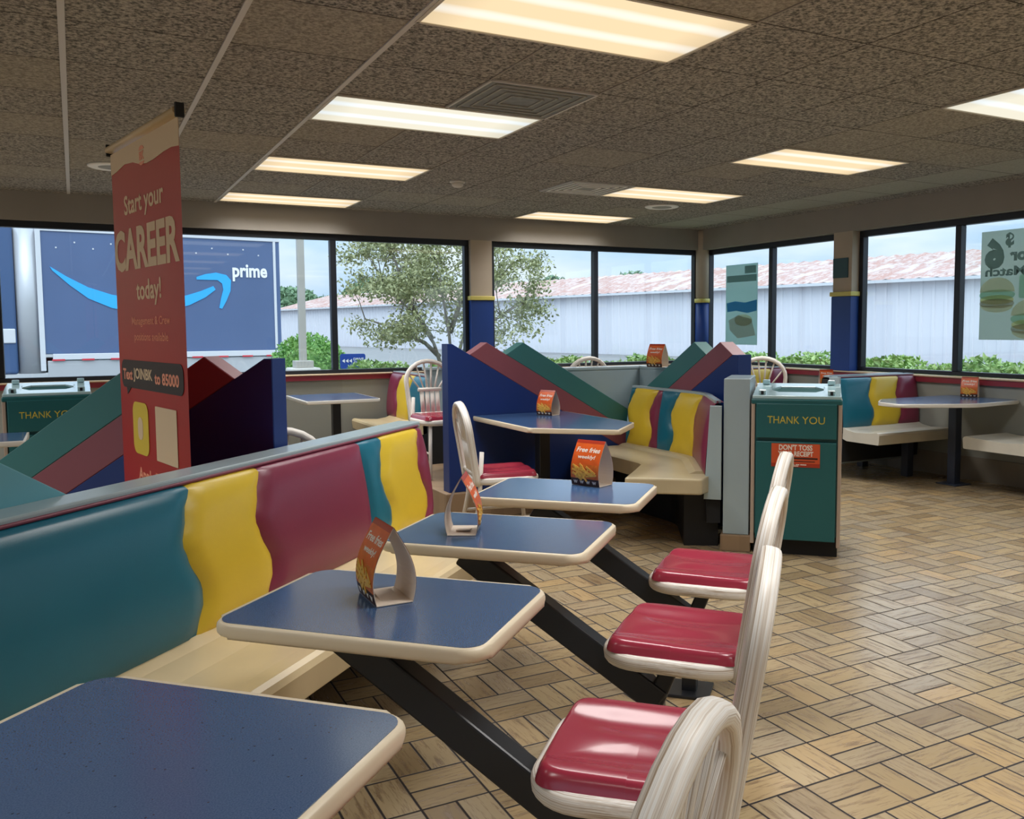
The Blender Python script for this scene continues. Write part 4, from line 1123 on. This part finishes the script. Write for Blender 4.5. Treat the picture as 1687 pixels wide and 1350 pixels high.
# shed: corrugated wall sheets and a rusting low roof
sh = thing('storage_shed', 'long white corrugated shed with rusty red and white roof', 'building', (17, 87, 0), math.atan2(12-87, 31.2-17))
Ls = math.hypot(12-87, 31.2-17)
mb = MB(); n = int(Ls/.5)
ribs = []
for i in range(n):
    a = Ls*i/n; st_ = Ls/n; ribs += [(a, 0), (a+st_*.7, 0), (a+st_*.75, -.04), (a+st_*.95, -.04)]
ribs.append((Ls, 0))
V = [(mb.bm.verts.new((a, y, -.1)), mb.bm.verts.new((a, y, 3.2))) for a, y in ribs]
for A, B in zip(V, V[1:]): mb.bm.faces.new((A[0], B[0], B[1], A[1]))
mb.box((Ls/2, 4.5, 1.5), (Ls-.2, 8.8, 3.2)); mb.build('wall_sheet', 'shed_white', sh)
mb = MB(); n = int(Ls/.35)
R_ = []
for i in range(n+1):
    a = -.3+(Ls+.6)*i/n; z_ = .07 if i % 2 else 0; R_.append([mb.bm.verts.new((a, y, z+z_)) for y, z in ((-.35, 3.14), (2.4, 3.85), (5.2, 4.55), (10, 3.2))])
for A, B in zip(R_, R_[1:]):
    for j in range(3): mb.bm.faces.new((A[j], B[j], B[j+1], A[j+1]))
mb.build('roof_sheet', 'shed_roof', sh)
mb = MB(); mb.box((Ls/2, -.36, 3.12), (Ls+.6, .05, .12)); mb.build('eave_trim', 'truck_white', sh)

# box truck parked across the back windows
tk = thing('box_truck', 'dark blue box truck with a light blue curved arrow parked outside the back windows', 'truck', (-.62, 21.6, 0), math.atan2(.5, 4.8))
LT, Z0, Z1 = 5.05, .86, 3.52
box('cargo_box', 'truck_blue', tk, (LT/2, 1.2, (Z0+Z1)/2), (LT, 2.4, Z1-Z0), .02)
box('bottom_rail', 'truck_white', tk, (LT/2+.1, -.01, .8), (LT-.2, .06, .13), .01)
box('side_skirt', 'truck_silver', tk, (LT/2+.05, .02, .47), (LT-.1, .05, .5), .01)
box('top_rail', 'truck_white', tk, (LT/2, -.005, Z1-.04), (LT, .04, .09), .01)
box('rear_frame', 'truck_white', tk, (LT-.13, -.008, (Z0+Z1)/2), (.06, .03, Z1-Z0-.1), .005)
mb = MB(); mb.tube([(-.17, .26, Z0-.4), (-.17, .26, Z1)], .25, .25, 20); mb.build('front_corner', 'truck_silver', tk)
box('front_strip', 'truck_white', tk, (.02, -.012, (Z0+Z1)/2-.2), (.1, .03, Z1-Z0+.3), .006)
for i in range(9): box('reflector', 'reflector_red', tk, (.3+i*.56, -.045, .735), (.24, .01, .035))
for x in (1.2, 4.0):
    mb = MB(); mb.lathe([(.2, -.12), (.46, -.12), (.5, -.06), (.5, .12), (.2, .12)], 28, T((x, .35, .5)) @ RX(PI/2)); w_ = mb.build('wheel', 'tyre', tk)
    mb = MB(); mb.lathe([(.05, .1), (.24, .13), (.26, .1)], 20, T((x, .35, .5)) @ RX(PI/2)); mb.build('hub', 'truck_silver', w_)
cb = box('cab', 'cab_blue', tk, (-1.52, 1.25, 2.0), (2.2, 2.3, 3.1), .06, seg=3); box('cab_window', 'glass_dark', cb, (-1.2, .09, 1.75), (1.0, .04, .6), .02); box('cab_stripe', 'truck_white', cb, (-1.2, .09, 1.25), (1.5, .04, .3), .02)
box('underframe', 'black_void', tk, (LT/2-.5, 1.2, .6), (LT+1.5, 1.2, .3), .02)
# the curved arrow: a crescent and a hooked head
def aw(pts): return [(x+.62, z) for x, z in pts]
mb = MB()
up_ = [(-.40, 2.70), (-.1, 2.50), (.3, 2.28), (.75, 2.13), (1.3, 2.04), (1.85, 2.05), (2.3, 2.14), (2.6, 2.24), (2.88, 2.36)]
lo_ = [(2.93, 2.28), (2.7, 2.10), (2.35, 1.92), (1.85, 1.78), (1.3, 1.74), (.75, 1.84), (.3, 2.04), (-.05, 2.32), (-.36, 2.62)]
mb.prism(aw(up_+lo_), 0, .01, T((0, -.006, 0)) @ FRONT)
mb.prism(aw([(2.52, 2.56), (2.72, 2.63), (2.95, 2.67), (3.18, 2.62), (3.28, 2.5), (3.26, 2.25), (3.16, 2.02), (3.06, 1.84), (3.0, 1.86), (3.04, 2.06), (3.1, 2.28), (3.08, 2.42), (2.98, 2.5), (2.76, 2.5), (2.52, 2.5)]), 0, .01, T((0, -.006, 0)) @ FRONT)
mb.build('arrow_emblem', 'arrow_blue', tk)
mb = MB(); mb.text('prime', .4, T((3.72+.62, -.012, 2.68)) @ FRONT, offset=.012, ext=.004, fit=(.80, .40)); mb.build('lettering', 'pure_white', tk)
mb = MB()
for i in range(14): mb.box((.35+.35*i, -.004, 3.1+.12*(i % 2)), (.03, .008, .03))
mb.build('rivets', 'truck_white', tk)

lp = thing('light_pole', 'pale square light pole on a concrete foot outside the back window', 'pole', (3.45, 15.6, 0))
box('shaft', 'pole_grey', lp, (0, 0, 2.4), (.115, .115, 4.8), .01); box('foot', 'concrete', lp, (0, 0, .35), (.5, .5, .7), .03); box('collar', 'pole_grey', lp, (0, 0, .76), (.3, .3, .12), .01)
ds = thing('drive_thru_sign', 'small blue drive-through sign with white arrows outside the back window', 'sign', (3.15, 11.38, 0), math.radians(-18))
mb = MB(); mb.prism(rrect(.32, .19, .025, 5, 0, .945), -.015, .015, FRONT); mb.build('panel', 'sign_blue', ds)
for x in (-.11, .11): box('leg', 'pole_grey', ds, (x, .01, .45), (.03, .02, .9))
mb = MB()
for x in (-.115, -.07, -.025): mb.prism([(x+.016, .975), (x-.02, .95), (x+.016, .925)], 0, .001, T((0, -.0165, 0)) @ FRONT)
mb.text('DRIVE', .05, T((.075, -.0165, .972)) @ FRONT, offset=.001, fit=(.13, .034)); mb.build('lettering', 'pure_white', ds); mb = MB(); mb.text('THRU', .05, T((.075, -.0165, .925)) @ FRONT, offset=.001, fit=(.12, .034)); mb.build('lettering', 'pure_white', ds)
